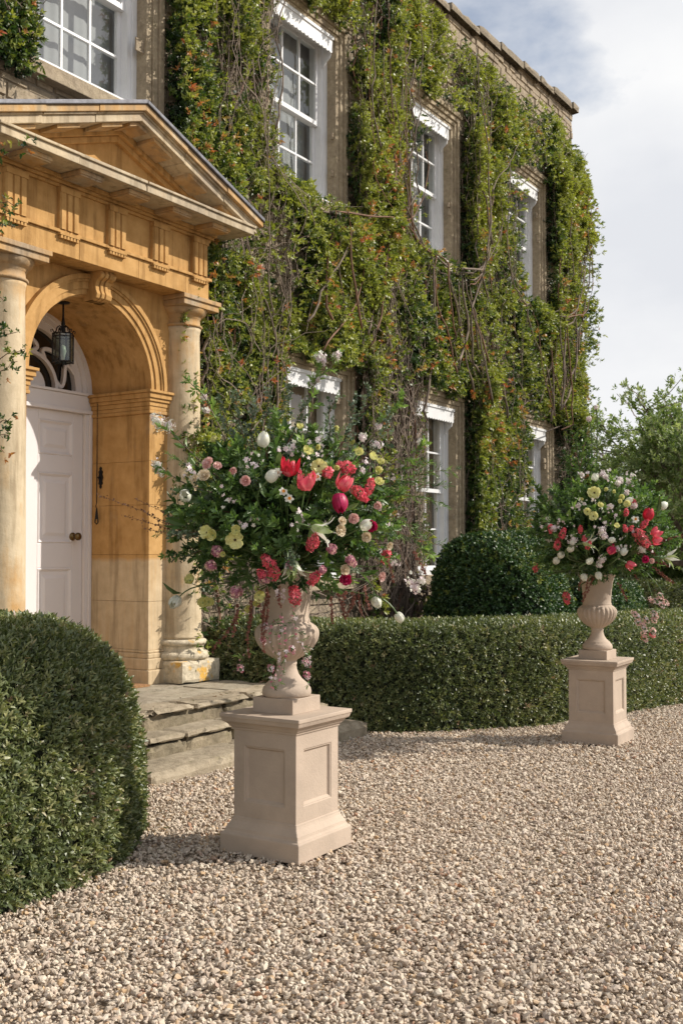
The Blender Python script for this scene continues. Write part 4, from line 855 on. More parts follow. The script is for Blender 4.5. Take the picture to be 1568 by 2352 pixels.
def vine():
    # even screen coverage: fewer, slightly larger sprigs far along the facade
    U = np.r_[rng.uniform(4.6, 19.05, 520000), rng.uniform(17.9, 19.05, 45000)]; Z = rng.uniform(0.3, 9.4, len(U)); keep = rng.random(len(U)) < np.clip(1.25-0.045*(U-8), .55, 1); U = U[keep]; Z = Z[keep]
    d, nz = vine_density(U, Z); k = rng.random(len(U)) < d*0.54
    lim = np.interp(Z, [0, 3, 4.6, 6, 7.25, 8.2, 8.65], [18.25, 18.4, 18.65, 18.95, 18.9, 18.5, 18.0])+0.35*(fbm(np.stack([Z*0, Z*0, Z], 1), 3, 5)-.5); k &= U < lim
    U = U[k]; Z = Z[k]; nz = nz[k]; n = len(U); Q = np.stack([U, U*0, Z], 1)
    th = 0.12+0.20*sstep(fbm(Q, 1.15, 31, 3), .34, .68)*sstep(ztop(U)-Z, 0.0, .8)+0.32*(fbm(Q, 2.6, 8, 3)-.35)
    for (c, a, b_) in UP+LO: th = np.where((U-c < HW+.2) & (U-c > -HW-.65) & (Z > a-.15) & (Z < b_+.1), np.minimum(th, 0.17), th)
    for (c, a, b_) in UP+LO: th = np.where((U-c > HW+.2) & (U-c < HW+.7) & (Z > a) & (Z < b_+.3), np.maximum(th, .27), th)
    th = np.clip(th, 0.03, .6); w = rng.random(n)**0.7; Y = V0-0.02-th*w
    # wrap round the far corner
    over = U > HR-0.1; Y = np.where(over, V0-0.3*w+rng.random(n)*1.1, Y)
    P = np.stack([U, Y, Z], 1)
    g = 0.08; f0 = fbm(Q, 1.15, 31, 3); fx = fbm(Q+[g, 0, 0], 1.15, 31, 3)-f0; fz = fbm(Q+[0, 0, g], 1.15, 31, 3)-f0
    nn = np.stack([-fx/g*0.5+np.where(over, .5, 0), -np.ones(n)*0.9, -fz/g*0.5+0.15], 1)+rng.normal(0, .45, (n, 3))
    tint = np.clip(0.0+0.68*w**1.3+0.7*(fbm(Q, 0.9, 61, 3)-.45)+0.25*sstep(Z, 3, 8)*w+rng.normal(0, .17, n), 0, 0.80)  # outer tips paler; inner leaves darker, shade inside the creeper put into the tint
    red = (rng.random(n) < 0.030*(w > .75)*(0.3+2*sstep(fbm(Q, 1.6, 13), .5, .65))); tint = np.where(red, rng.uniform(.9, 1.0, n), tint)
    P[red, 1] -= 0.035; S = rng.uniform(.70, 1.25, n)*(1+0.02*(U-8))
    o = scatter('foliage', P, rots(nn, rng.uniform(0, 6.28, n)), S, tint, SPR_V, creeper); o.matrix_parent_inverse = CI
    return n
print('vine', vine())
def stems():
    main = []; fine = MB(); r = random.Random(3)
    def blocked(u, z, m=0.0):
        for (c, a, b_) in UP+LO:
            if c-HW-0.10-m < u < c+HW+0.16+m and a-.15 < z < b_+.22: return c
        return None
    def climb(u, z, z1, rad, wand, depth, segl=0.16, ang0=0.0):
        pts = [(u, V0-depth, z)]; a = ang0
        while pts[-1][2] < z1 and len(pts) < 90:
            a = a*0.86+r.gauss(0, wand); u2 = pts[-1][0]+math.sin(a)*segl; z2 = pts[-1][2]+math.cos(a)*segl; c = blocked(u2, z2)
            if c is not None:
                s = -1 if u2 < c else 1
                if any(abs(c-w[0]) < .01 and z2 < w[1]+.1 for w in UP+LO): a = s*1.25; u2 = pts[-1][0]+s*segl; z2 = pts[-1][2]+.03
                else: u2 = c+s*(HW+.25)
            if u2 < 7.85 and z2 < 5.3: u2 = 7.86+r.random()*.1
            if u2 > 17.9: u2 = 17.85-.1*r.random()
            if z2 > ztop(np.array([u2]))[0]-0.15: break
            dd = min(.46, max(.03, (V0-pts[-1][1])+r.gauss(0, .012))); pts.append((u2, V0-dd, z2))
        m = len(pts)
        if m < 4: return
        rr_ = np.linspace(rad, rad*0.35, m); return pts, rr_
    roots = [7.95, 8.15, 8.45, 8.75]+[10.95+0.055*i for i in range(26)]+[14.0, 14.3, 14.9, 17.0, 17.3, 17.8]
    for i, u in enumerate(roots):
        q = climb(u+r.uniform(-.05, .05), -0.05, r.uniform(4, 8.6), r.uniform(.012, .030), .16, r.uniform(.05, .22))
        if q: main.append(q)
    for i in range(64):
        z = r.choice([3.7, 3.9, 4.1, 3.8, 5.6, 2.5]); u = r.uniform(8, 17.8)
        if blocked(u, z): continue
        q = climb(u, z+r.uniform(-.3, .3), r.uniform(z+1.2, 8.6), r.uniform(.008, .020), .2, r.uniform(.14, .46), ang0=r.uniform(-1.0, 1.0))
        if q: main.append(q)
    # the long drooping stems right of the porch roof
    for i in range(5):
        u = 7.95+i*.2+r.uniform(-.05, .05); q = climb(u, 3.4+r.random()*.5, 7.5+r.random(), r.uniform(.008, .016), .10, r.uniform(.15, .35))
        if q: main.append(q)
    for k, (pts, rd) in enumerate(main):
        o = MB().tube(pts, rd, 6).obj('stem', M['bark'] if k % 4 else M['bark_r'], creeper, smooth=True); o.matrix_parent_inverse = CI
    for i in range(1700):
        u = r.uniform(7.85, 18.0); z = r.uniform(.1, 8.3)
        if r.random() < .32: u = r.gauss(11.5, .45); z = r.uniform(0, 4.2)
        elif r.random() < .12: u = r.gauss(8.6, .5); z = r.uniform(.1, 7.6)
        u = max(u, 7.87)
        if blocked(u, z): continue
        q = climb(u, z, z+r.uniform(.5, 2.2), r.uniform(.003, .008), .34, r.uniform(.05, .34), .11, r.uniform(-.9, .9))
        if q: fine.tube(q[0], q[1], 3)
    o = fine.obj('fine_stems', M['bark'], creeper, kind='stuff'); o.matrix_parent_inverse = CI
    fine = MB()
    for i in range(260):
        u = r.uniform(4.6, 5.9); z = r.uniform(5.3, 8)
        pts = [(u, V0-.1, z)]; a = r.uniform(-1, 1)
        for k in range(10): a += r.gauss(0, .3); pts.append((min(5.85, pts[-1][0]+math.sin(a)*.08), V0-.05-.2*r.random(), pts[-1][2]+math.cos(a)*.08))
        fine.tube(pts, r.uniform(.003, .008), 3)
    o = fine.obj('fine_stems', M['bark'], creeper, kind='stuff'); o.matrix_parent_inverse = CI
stems()
# sprays that reach in from the left in front of the porch
def left_sprays():
    T = thing('rose_shoots', 'leafy climbing shoots reaching in at the left edge in front of the porch column', 'climbing plant', (4.4, 5.9, 0.3)); inv = Matrix.Translation((-4.4, -5.9, -.3)); tb = MB(); P = []; NN = []
    shoots = [((-60, 420), (75, 335)), ((-60, 500), (45, 470)), ((-60, 560), (30, 520)), ((-80, 840), (40, 762)), ((-70, 900), (60, 800)), ((-60, 960), (40, 830)), ((-60, 1050), (25, 960)), ((-60, 1060), (18, 1000)), ((-60, 720), (8, 690)), ((-80, 1010), (10, 1040))]
    for (a, b_) in shoots:
        A = px(*a, 7.35); B_ = px(*b_, 7.15 if b_[1] > 600 else 7.0); q = np.array([A+(B_-A)*t+np.array([0, 0, .06*math.sin(t*PI)]) for t in np.linspace(0, 1, 10)]); q[1:-1] += rng.normal(0, .008, (8, 3)); tb.tube(q, np.linspace(.006, .002, 10), 4)
        for t in np.linspace(.1, 1, 22): i_ = t*9; j_ = min(8, int(i_)); P.append(q[j_]+(q[j_+1]-q[j_])*(i_-j_)+rng.normal(0, .03, 3)); NN.append(-Fh+rng.normal(0, .6, 3)+(B_-A)/np.linalg.norm(B_-A)*.5)
    P = np.array(P); tint = np.clip(rng.normal(.35, .2, len(P)), 0, .85); tint[rng.random(len(P)) < .07] = .97
    o = scatter('foliage', P, rots(np.array(NN), rng.uniform(0, 6, len(P))), rng.uniform(.42, .75, len(P)), tint, SPR_V, T); o.matrix_parent_inverse = inv
    o = tb.obj('stems', M['bark_r'], T, kind='stuff'); o.matrix_parent_inverse = inv
left_sprays()

# ------------------------------------------------------------------ trees and distance
SPR_T = [spray('tree_sprig', 9, 0.13, 0.055, 0.16, M['tree'], 80+s, 1.2) for s in range(3)]
def tree(name, label, base, height, crown_r, nl, leaves, scale, tintmu, seed, lean=(0, 0), bare=False, flat=0.8):
    r = np.random.default_rng(seed); base = np.array(base, float); T = thing(name, label, 'tree', tuple(base)); inv = Matrix.Translation(tuple(-base)); tips = []
    tr = MB(); h0 = height*(0.28 if not bare else 0.3); top = base+np.array([lean[0]*.3, lean[1]*.3, h0]); tk = height*0.022
    tr.tube(np.array([base+(top-base)*t+r.normal(0, tk*.3, 3)*[1, 1, 0] for t in np.linspace(0, 1, 6)]), np.linspace(tk*1.3, tk, 6), 8); o = tr.obj('trunk', M['bark'], T, smooth=True); o.matrix_parent_inverse = inv
    lb = MB()
    def grow(p, d, L, rad, lev):
        n = 6; pts = [p]
        for i in range(n): d = d+r.normal(0, .16, 3)+np.array([0, 0, .05]); d /= np.linalg.norm(d); pts.append(pts[-1]+d*L/n)
        lb.tube(pts, np.linspace(rad, rad*.55, n+1), 5 if lev < 2 else 3); pts = np.array(pts)
        if lev >= nl: tips.extend(pts[2:]); return
        if lev >= nl-1: tips.extend(pts[3:])
        for k in range(4 if not bare else 4):
            q = pts[2+r.integers(0, n-1)]; e = d+r.normal(0, .75, 3); e[2] = e[2]*flat+.12; e /= np.linalg.norm(e); grow(q, e, L*r.uniform(.55, .8), rad*.55, lev+1)
    for k in range(6):
        a = 2*PI*k/6+r.uniform(-.4, .4); e = np.array([math.cos(a)*.9+lean[0]*.3, math.sin(a)*.9+lean[1]*.3, r.uniform(.5, 1.3)]); e /= np.linalg.norm(e); grow(top-np.array([0, 0, h0*.25*r.random()]), e, crown_r*.75, tk*.6, 1)
    e = np.array([0, 0, 1.0]); grow(top, e, height*.35, tk*.7, 1)
    o = lb.obj('limbs', M['bark'], T, kind='stuff'); o.matrix_parent_inverse = inv
    if leaves:
        tips = np.array(tips); k = r.integers(0, len(tips), leaves); P = tips[k]+r.normal(0, .13*scale, (leaves, 3)); cen = base+np.array([0, 0, height*.55]); nn = (P-cen); nn /= np.linalg.norm(nn, axis=1)[:, None]; nn = nn*.7+r.normal(0, .5, nn.shape); nn[:, 2] += .3
        tint = np.clip(r.normal(tintmu, .2, leaves)+.4*(fbm(P, .9, seed)-.5), 0, 1); o = scatter('foliage', P, rots(nn, r.uniform(0, 6, leaves)), scale*r.uniform(.6, 1.2, leaves), tint, SPR_T, T); o.matrix_parent_inverse = inv
def gp(x, Y, z=-0.3): p = px(x, 1268, Y); return (p[0], p[1], z)
tree('blossoming_tree', 'loose spreading tree with pale new leaves at the right edge behind the urn', gp(1640, 20), 5.2, 2.5, 4, 11000, .58, .72, 4, lean=(-.6, .4))
tree('leafy_tree', 'broad light green tree behind the farther flower arrangement', gp(1510, 25), 3.3, 2.4, 4, 16000, .8, .62, 12, flat=.7)
tree('leafy_tree', 'mid green tree low beside the far corner of the house', gp(1372, 28), 2.5, 1.9, 4, 11000, .8, .5, 18, flat=.7)
tree('leafy_tree', 'darker green tree filling the gap low at the right edge', gp(1640, 30), 3.9, 3.0, 4, 12000, 1.0, .42, 25, flat=.7)
tree('bare_tree', 'leafless twiggy tree on the skyline beside the house corner', gp(1400, 52), 8.2, 3.6, 4, 0, 1, 0, 7, bare=True, flat=1.2)
tree('bare_tree', 'tall leafless tree on the skyline at the right edge', gp(1640, 46), 10.5, 4.0, 4, 0, 1, 0, 9, bare=True, flat=1.3)
def hills():
    V = []; F = []; n = 60
    for j, (Y, hgt) in enumerate(((90, -1), (150, 5.0), (320, 14), (700, 16))):
        for i in range(n+1):
            X = (i/n-.5)*2.4*Y; p = Fh*Y+Rt*X; z_ = hgt*(0.7+0.6*float(fbm(np.array([[X/Y*4, j, 0]]), 1.3, 4)[0])) if hgt > 0 else -1; V.append((p[0], p[1], z_))
    F = [(j*(n+1)+i, j*(n+1)+i+1, (j+1)*(n+1)+i+1, (j+1)*(n+1)+i) for j in range(3) for i in range(n)]
    obj('hills', V, F, simple('hill_woods', (0.06, 0.085, 0.05), 1.0, nscale=.05, namt=.5), kind='structure')
hills()
def woodline():
    n = 9000; X = rng.uniform(-.1, .5, n)*60+rng.normal(0, .5, n); Y = 60+rng.normal(0, 3, n); h_ = 3.2+3.0*fbm(np.stack([X*.15, X*0, X*0], 1), 1, 3); P = Fh*Y[:, None]+Rt*X[:, None]; P[:, 2] = h_*rng.random(n)**.6-.3
    o = scatter('far_wood', P, rots(rng.normal(0, 1, (n, 3))+[0, 0, .4], rng.uniform(0, 6, n)), rng.uniform(2.2, 4, n), np.clip(rng.normal(.3, .2, n), 0, 1), SPR_T); tag(o, 'dim line of woodland far beyond the garden', 'wood')
woodline()

# leaf litter at the hedge feet, steps and pedestals
def litter():
    L_ = [proto('dead_leaf', *leaf_geo((0, 0, 0), (1, 0, 0.1), (0, 0, 1), .03, .014, .6, .5), leafmat('dead_leaf', [(0, (.12, .075, .04)), (.6, (.25, .15, .07)), (1, (.10, .12, .04))]))]
    P = []
    for (a, b_, n_) in (((3.0, 3.55), (4.9, 4.3), 90), ((8.1, 4.9), (8.6, 4.3), 60), ((8.6, 4.2), (12, 3.3), 150), ((5.0, 4.82), (8.0, 4.82), 50), ((5.0, 5.5), (8.0, 5.6), 25), ((4.2, 3.0), (5.2, 4.2), 14), ((4.0, 1.5), (9.0, 4.0), 45), ((5.3, 6.3), (7.8, 6.4), 14)):
        t = rng.random(n_); q = np.outer(1-t, a)+np.outer(t, b_)+rng.normal(0, .10, (n_, 2)); z = np.where(q[:, 1] > 5.4, .335, gz(q[:, 0])+.008); P.append(np.c_[q, z])
    P = np.concatenate(P); n_ = len(P); o = scatter('leaf_litter', P, np.stack([rng.normal(0, .4, n_), rng.normal(0, .4, n_), rng.uniform(0, 6, n_)], 1), rng.uniform(.5, 1.2, n_), rng.random(n_), L_); tag(o, 'small fallen leaves scattered along the hedge feet and steps', 'leaf litter')
litter()

# ------------------------------------------------------------------ flowers
def petal_geo(prof, wfun, ns=6, nt=4, ruffle=0.0, seed=0, thick=0):
    """petal along +x/+z: prof(s)->(r,z) and half-angle width wfun(s) in metres"""
    r = random.Random(seed); V = []; ph = r.uniform(0, 6)
    for i in range(ns+1):
        s = i/ns; R_, z_ = prof(s); w = wfun(s)
        for j in range(nt+1):
            t = (j/nt-.5)*2; y = w*t; rr_ = max(R_, 1e-4); a = min(1.2, w/rr_)*t if R_ > w*.5 else t*1.1
            x = R_*math.cos(a*.9) if R_ > 0.002 else 0; yy = R_*math.sin(a) if R_ > w*.5 else y
            zz = z_+ruffle*s*math.sin(t*5+ph+s*3)+(-0.0 if abs(t) < .9 else -0.04*abs(z_))
            V.append((x, yy, zz))
    F = [(i*(nt+1)+j, i*(nt+1)+j+1, (i+1)*(nt+1)+j+1, (i+1)*(nt+1)+j) for i in range(ns) for j in range(nt)]
    return V, F
def lerp(tab): 
    xs = [t[0] for t in tab]
    def f(s): return tuple(float(np.interp(s, xs, [t[k] for t in tab])) for k in range(1, len(tab[0]))) if len(tab[0]) > 2 else float(np.interp(s, xs, [t[1] for t in tab]))
    return f
PM = {}
def pmesh(key, prof, wf, mat, **k):
    if key not in PM:
        V, F = petal_geo(lerp(prof), lerp(wf), **k); PM[key] = mesh('petal', V, F, mat, True)
    return PM[key]
def align(n, spin=0.0):
    q = Vector(n).normalized().to_track_quat('Z', 'Y'); return q.to_matrix().to_4x4() @ Matrix.Rotation(spin, 4, 'Z')
class Bouquet:
    def __init__(s, c, urn, ax, label, Y, inv_group, seed):
        s.c = np.array(c, float); s.urn = np.array(urn, float); s.ax = np.array(ax, float); s.Y = Y; s.r = random.Random(seed); s.n = np.random.default_rng(seed)
        s.T = thing('flower_arrangement', label, 'flower arrangement', tuple(s.urn), 'large flower arrangements in urns'); s.inv = Matrix.Translation(tuple(-s.urn)); s.stems = MB(); s.fs = 1.0
    def put(s, o): o.matrix_parent_inverse = s.inv; return o
    def hit(s, x, y, k=0.96):
        """point on the front of the mass seen at pixel (x, y) of the 1568 wide picture"""
        d = Fw+Rt*(x-784)/2500-Up*(y-1176)/2500; o = CAM-s.c; A = ((d/s.ax)**2).sum(); B_ = 2*((o*d)/s.ax**2).sum(); C_ = ((o/s.ax)**2).sum()-k*k; D = B_*B_-4*A*C_
        if D < 0: t = -B_/(2*A)
        else: t = (-B_-math.sqrt(D))/(2*A)
        p = CAM+d*t; return p, d/np.linalg.norm(d)
    def ori(s, p, tow=0.75, up=0.2):
        o = (p-s.c)/s.ax; o /= np.linalg.norm(o)+1e-6; v = CAM-p; v /= np.linalg.norm(v); n = o*(1-tow)+v*tow+np.array([0, 0, up])+s.n.normal(0, .22, 3); return n/np.linalg.norm(n)
    def stem(s, p, n, L=0.22, rad=0.0028):
        q = p-np.array(n)*L*.5; e = s.urn+np.array([0, 0, .02])+(p-s.urn)*.15; pts = [p, p-np.array(n)*L*.28, q*.7+(p*.5+e*.5)*.3, p*.45+e*.55, e]
        pts = np.array(pts); k = np.linspace(0, 1, 10); P = np.stack([np.interp(k, np.linspace(0, 1, 5), pts[:, a]) for a in range(3)], 1); P[1:-1] = (P[:-2]+P[1:-1]+P[2:])/3
        s.stems.tube(P, rad*(2.0 if s.fs < 1 else 1.0), 4)
    def place(s, x, y, tow=0.75, up=0.2, n=None, k=1.06, out=0.02):
        p, d = s.hit(x, y, k); n = s.ori(p, tow, up) if n is None else np.array(n)/np.linalg.norm(n); return p, n
    def head(s, name, p, n, V, F, mat, smooth=True, spin=None):
        o = bpy.data.objects.new(name, mesh(name, V, F, mat, smooth)); COL.objects.link(o); o.parent = s.T; s.put(o)
        o.matrix_basis = Matrix.Translation(tuple(p)) @ align(n, s.r.uniform(0, 6) if spin is None else spin); return o
    def petals(s, host, me, num, r0=0.0, off=0.0, tilt=0.0, sc=1.0, jit=.08):
        for i in range(num):
            o = bpy.data.objects.new('petal', me); COL.objects.link(o); o.parent = host
            o.matrix_basis = Matrix.Rotation(2*PI*i/num+off+s.r.uniform(-jit, jit)*2, 4, 'Z') @ Matrix.Rotation(tilt+s.r.uniform(-jit, jit), 4, 'Y') @ Matrix.Scale(sc*s.r.uniform(.92, 1.08), 4)
    def tulip(s, x, y, size, col, n=None, open_=0.0, up=.4):
        """size = head length in metres"""
        p, n = s.place(x, y, .45, up, n); h = size = size*1.2*s.fs; w = size*.42
        V = []; m = MB(); m.lathe([(.004, -.01), (.007, 0.0), (.003, .008)], 0, 0, 8); o = s.head('tulip', p-n*h*.45, n, m.V, m.F, M['stem'])
        k = ('tulip', col, round(size, 3), open_)
        me = pmesh(k+(1,), [(0, .004, 0), (.18, w*.75, h*.07), (.45, w*(1.0+open_*.3), h*.36), (.75, w*(.92+open_), h*.72), (1, w*(.50+open_*2.2), h)], [(0, .004), (.2, w*.6), (.5, w*.82), (.8, w*.62), (1, w*.06)], PC[col])
        s.petals(o, me, 3, sc=1.0); s.petals(o, me, 3, off=PI/3, sc=.94); s.stem(p-n*h*.45, n, .25, .0035)
        if s.r.random() < .5:
            V, F = leaf_geo((0, 0, -h*.6), (1, .1, .9), (-.9, 0, 1), size*1.7, size*.5, .5, .6); lf = obj('leaf', V, F, M['stem'], o)
        return o
    def parrot(s, x, y, size, col, n=None, open_=.25):
        p, n = s.place(x, y, .45, .35, n); h = size = size*1.04*s.fs; w = size*.42; m = MB(); m.lathe([(.004, -.01), (.008, 0.0), (.003, .01)], 0, 0, 8); o = s.head('tulip', p-n*h*.4, n, m.V, m.F, M['stem'])
        for q, (sc, c_) in enumerate(((1.0, col), (.85, 'pink' if col != 'pink' else 'coral'))):
            me = pmesh(('parrot', c_, size, open_, q), [(0, .004, 0), (.2, w*.8, h*.06), (.5, w*(1+open_*.3), h*.38), (.8, w*(.9+open_*(1-q*.7)), h*.78), (1, w*(.6+open_*2*(1-q)), h)], [(0, .004), (.2, w*.5), (.5, w*.8), (.8, w*.7), (1, w*.15)], PC[c_], ruffle=size*.12, seed=q, ns=8, nt=6)
            s.petals(o, me, 3+q, off=q*.6, sc=sc, jit=.16)
        s.stem(p-n*h*.4, n, .3, .004); return o
    def poppy(s, x, y, size, col='yellow', n=None, cup=.35, tow=.7):
        size = size*1.2*s.fs; p, n = s.place(x, y, tow, .15, n); R_ = size*.5; m = MB(); m.lathe([(.001, R_*.24), (R_*.13, R_*.18), (R_*.15, R_*.06), (.002, 0)][::-1], 0, 0, 9); o = s.head('poppy' if cup < .8 else 'ranunculus', p, n, m.V, m.F, PC['centre'] if cup < .6 else PC['green'])
        me = pmesh(('poppy', col, size, cup), [(0, .002, 0), (.3, R_*.35, R_*.10*cup), (.65, R_*.75*(1.1-.3*cup), R_*.5*cup), (1, R_*(1.08-.35*cup), R_*1.1*cup)], [(0, .002), (.3, R_*.34), (.7, R_*.60), (1, R_*.42)], PC[col], ruffle=R_*.13, seed=int(cup*10), nt=6)
        s.petals(o, me, 5, jit=.12)
        me2 = me; s.petals(o, me2, 3, off=.6, sc=.8, tilt=-.25, jit=.14); s.stem(p, n, .22, .0022); return o
    def rose(s, x, y, size, col, n=None):
        size = size*1.02*s.fs; p, n = s.place(x, y, .75, .1, n); R_ = size*.5; m = MB(); m.lathe([(.002, 0), (R_*.35, R_*.2), (R_*.22, R_*.6), (.002, R_*.7)], 0, 0, 9); o = s.head('rose', p-n*R_*.3, n, m.V, m.F, PC[col])
        for q, (f, hh) in enumerate(((1.0, .55), (.78, .75), (.55, .85), (.34, .9))):
            me = pmesh(('rose', col, size, q), [(0, .002, 0), (.35, R_*f*.75, R_*.12), (.7, R_*f*1.0, R_*hh*.7), (1, R_*f*1.16, R_*hh*.78)], [(0, .002), (.35, R_*f*.55), (.7, R_*f*.70), (1, R_*f*.42)], PC[col], ruffle=R_*.16, seed=q)
            s.petals(o, me, 5 if q < 2 else 4, off=q*.55, jit=.12)
        s.stem(p-n*R_*.3, n, .2, .0025); return o
    def lily(s, x, y, size, n=None):
        p, n = s.place(x, y, .3, -.2, n); h = size; w = size*.3; m = MB(); m.lathe([(.003, -.01), (.006, 0), (.002, .01)], 0, 0, 8); o = s.head('lily_tulip', p-n*h*.4, n, m.V, m.F, M['stem'])
        for q, c_ in enumerate(('white', 'green')):
            me = pmesh(('lily', c_, size), [(0, .003, 0), (.2, w*.6, h*.1), (.5, w*.8, h*.45), (.8, w*1.5, h*.8), (1, w*2.6, h*.9)], [(0, .003), (.25, w*.5), (.5, w*.55), (.8, w*.28), (1, .001)], PC[c_], nt=4, ns=8)
            s.petals(o, me, 3, off=q*PI/3, jit=.12)
        s.stem(p-n*h*.4, n, .25, .004); return o
    def cluster(s, name, x, y, size, col, num, fl, elong=1.0, n=None, col2=None, k=1.05, tow=.6, pt=None, rj=(.78, 1.14)):
        """many small ruffled florets on an egg-shaped head"""
        if pt is None: p, n = s.place(x, y, tow, .25, n, k)
        else: p = pt; n = np.array(n)
        m = MB(); mats = [PC[col], PC[col2 or col], M['stem']]; R_ = size*.5; mi = []
        for i in range(num):
            zc = 1-2*(i+.5)/num; ph = i*2.39996; rr_ = math.sqrt(max(0, 1-zc*zc)); d = Vector((rr_*math.cos(ph), rr_*math.sin(ph), zc*1.0)); d += Vector([s.r.uniform(-.25, .25) for _ in range(3)]); d.normalize(); jr = s.r.uniform(*rj); taper = 1.0 if elong < 1.3 else max(.35, 1-.55*max(0, d.z))
            b0 = Vector((d.x*R_*taper, d.y*R_*taper, d.z*R_*elong))*jr; A_ = d.orthogonal().normalized(); B_ = d.cross(A_); F_ = fl*s.r.uniform(.75, 1.2); np_ = 4; a0 = s.r.uniform(0, 6); nb = len(m.F)
            for q in range(np_):
                a = a0+2*PI*q/np_; e = A_*math.cos(a)+B_*math.sin(a); g = A_*math.cos(a+1.57)+B_*math.sin(a+1.57); cu = s.r.uniform(-.1, .6)
                m.add([b0, b0+e*F_*.55+g*F_*.38+d*F_*.25, b0+e*F_*.95+d*F_*cu, b0+e*F_*.55-g*F_*.38+d*F_*.25], [(0, 1, 2, 3)])
            mi += [1 if (col2 and s.r.random() < .4) else 0]*(len(m.F)-nb)
        nb = len(m.F); q_ = .45 if rj[0] < .5 else 1; m.lathe([(R_*.5*q_, -R_*elong*.8), (R_*.75*q_, 0), (R_*.35*q_, R_*elong*.8*q_)], 0, 0, 6); mi += [2 if elong > 1.3 else 0]*(len(m.F)-nb)
        o = s.head(name, p, n, m.V, m.F, mats, False); o.data.polygons.foreach_set('material_index', mi); 
        if pt is None: s.stem(p, n, .2, .0028)
        return o
    def snap(s, x, y, size, col='coral', n=None, col2='pink'): size *= 1.1*(s.fs+.1); return s.cluster('snapdragon', x, y, size*.44, col, 30, size*.19, 2.0, n if n is not None else s.n.normal(0, .35, 3)+np.array([0, -.15, .8 if s.r.random() < .65 else -.7]), col2)
    def stock(s, x, y, size): return s.cluster('stock_flower', x, y, size*.78, 'mauve', 60, size*.15, 1.15, None, 'blush')
    def daff(s, x, y, size):
        p, n = s.place(x, y, .7, .1); R_ = size*.5; m = MB(); m.lathe([(R_*.12, 0), (R_*.28, R_*.35), (R_*.36, R_*.42), (R_*.30, R_*.40), (R_*.1, R_*.1)], 0, 0, 10); o = s.head('daffodil', p, n, m.V, m.F, PC['orange'])
        me = pmesh(('daff', size), [(0, .001, 0), (.5, R_*.55, R_*.05), (1, R_*1.05, R_*.02)], [(0, .001), (.5, R_*.36), (.8, R_*.3), (1, .001)], PC['white']); s.petals(o, me, 6, jit=.1); s.stem(p, n, .15, .002)
    def sprigline(s, pts, rad, leafstep, P, NN, S, jit=.3, size=1.0, start=.15):
        q = np.array(pts, float); k = max(8, len(q)*5); u = np.linspace(0, 1, k); w = np.linspace(0, 1, len(q)); C_ = np.stack([np.interp(u, w, q[:, a]) for a in range(3)], 1)
        for _ in range(3): C_[1:-1] = (C_[:-2]+C_[1:-1]*2+C_[2:])/4
        L = np.linalg.norm(np.diff(C_, axis=0), axis=1).sum(); m = max(3, int(L/leafstep)); T_ = np.gradient(C_, axis=0); T_ /= np.linalg.norm(T_, axis=1)[:, None]+1e-9
        for t in np.linspace(start, 1, m):
            i_ = t*(k-1); j_ = min(k-2, int(i_)); P.append(C_[j_]+(C_[j_+1]-C_[j_])*(i_-j_)); NN.append(T_[j_]+s.n.normal(0, jit, 3)); S.append(size*s.r.uniform(.75, 1.2)*(1.1-.35*t))
        return C_, np.linspace(rad, rad*.35, k)
SPR_B = [spray('foliage_sprig', 7, 0.052, 0.024, 0.05, M['bouq'], 110+s, 1.1, cheap=False) for s in range(4)]+[spray('foliage_sprig', 6, 0.030, 0.016, 0.04, M['bouq'], 120+s, 1.0) for s in range(2)]
SPR_N = [spray('narrow_sprig', 8, 0.038, 0.007, 0.06, M['bouq'], 130+s, .8) for s in range(3)]
SPR_E = [spray('eucalyptus_sprig', 6, 0.022, 0.020, 0.05, M['bouq_grey'], 140+s, 1.2) for s in range(2)]
SPR_L = [spray('broad_leaf', 3, 0.095, 0.036, 0.02, M['bouq'], 150+s, .9, cheap=False) for s in range(3)]
def tiny(name, mat, L=.008):
    b = MB(); r = random.Random(3)
    for i in range(6):
        a = i*1.05; V, F = leaf_geo((0, 0, 0), (math.cos(a), math.sin(a), r.uniform(-.4, .9)), (0, 0, 1), L, L*.7); b.add(V[:6], [(0, 1, 5), (1, 2, 4, 5), (2, 3, 4)])
    return proto(name, b.V, b.F, mat)
TT = [tiny('tassel_bead', PC['tassel'], .009)]; TJ = [tiny('jasmine_floret', PC['whitepink'], .013), tiny('jasmine_bud', PC['jasmine'], .010), tiny('jasmine_bud', PC['jasmine'], .010)]
TB = [tiny('brown_bud', M['bark_r'], .006)]
TW = [tiny('spirea_floret', PC['white'], .009)]
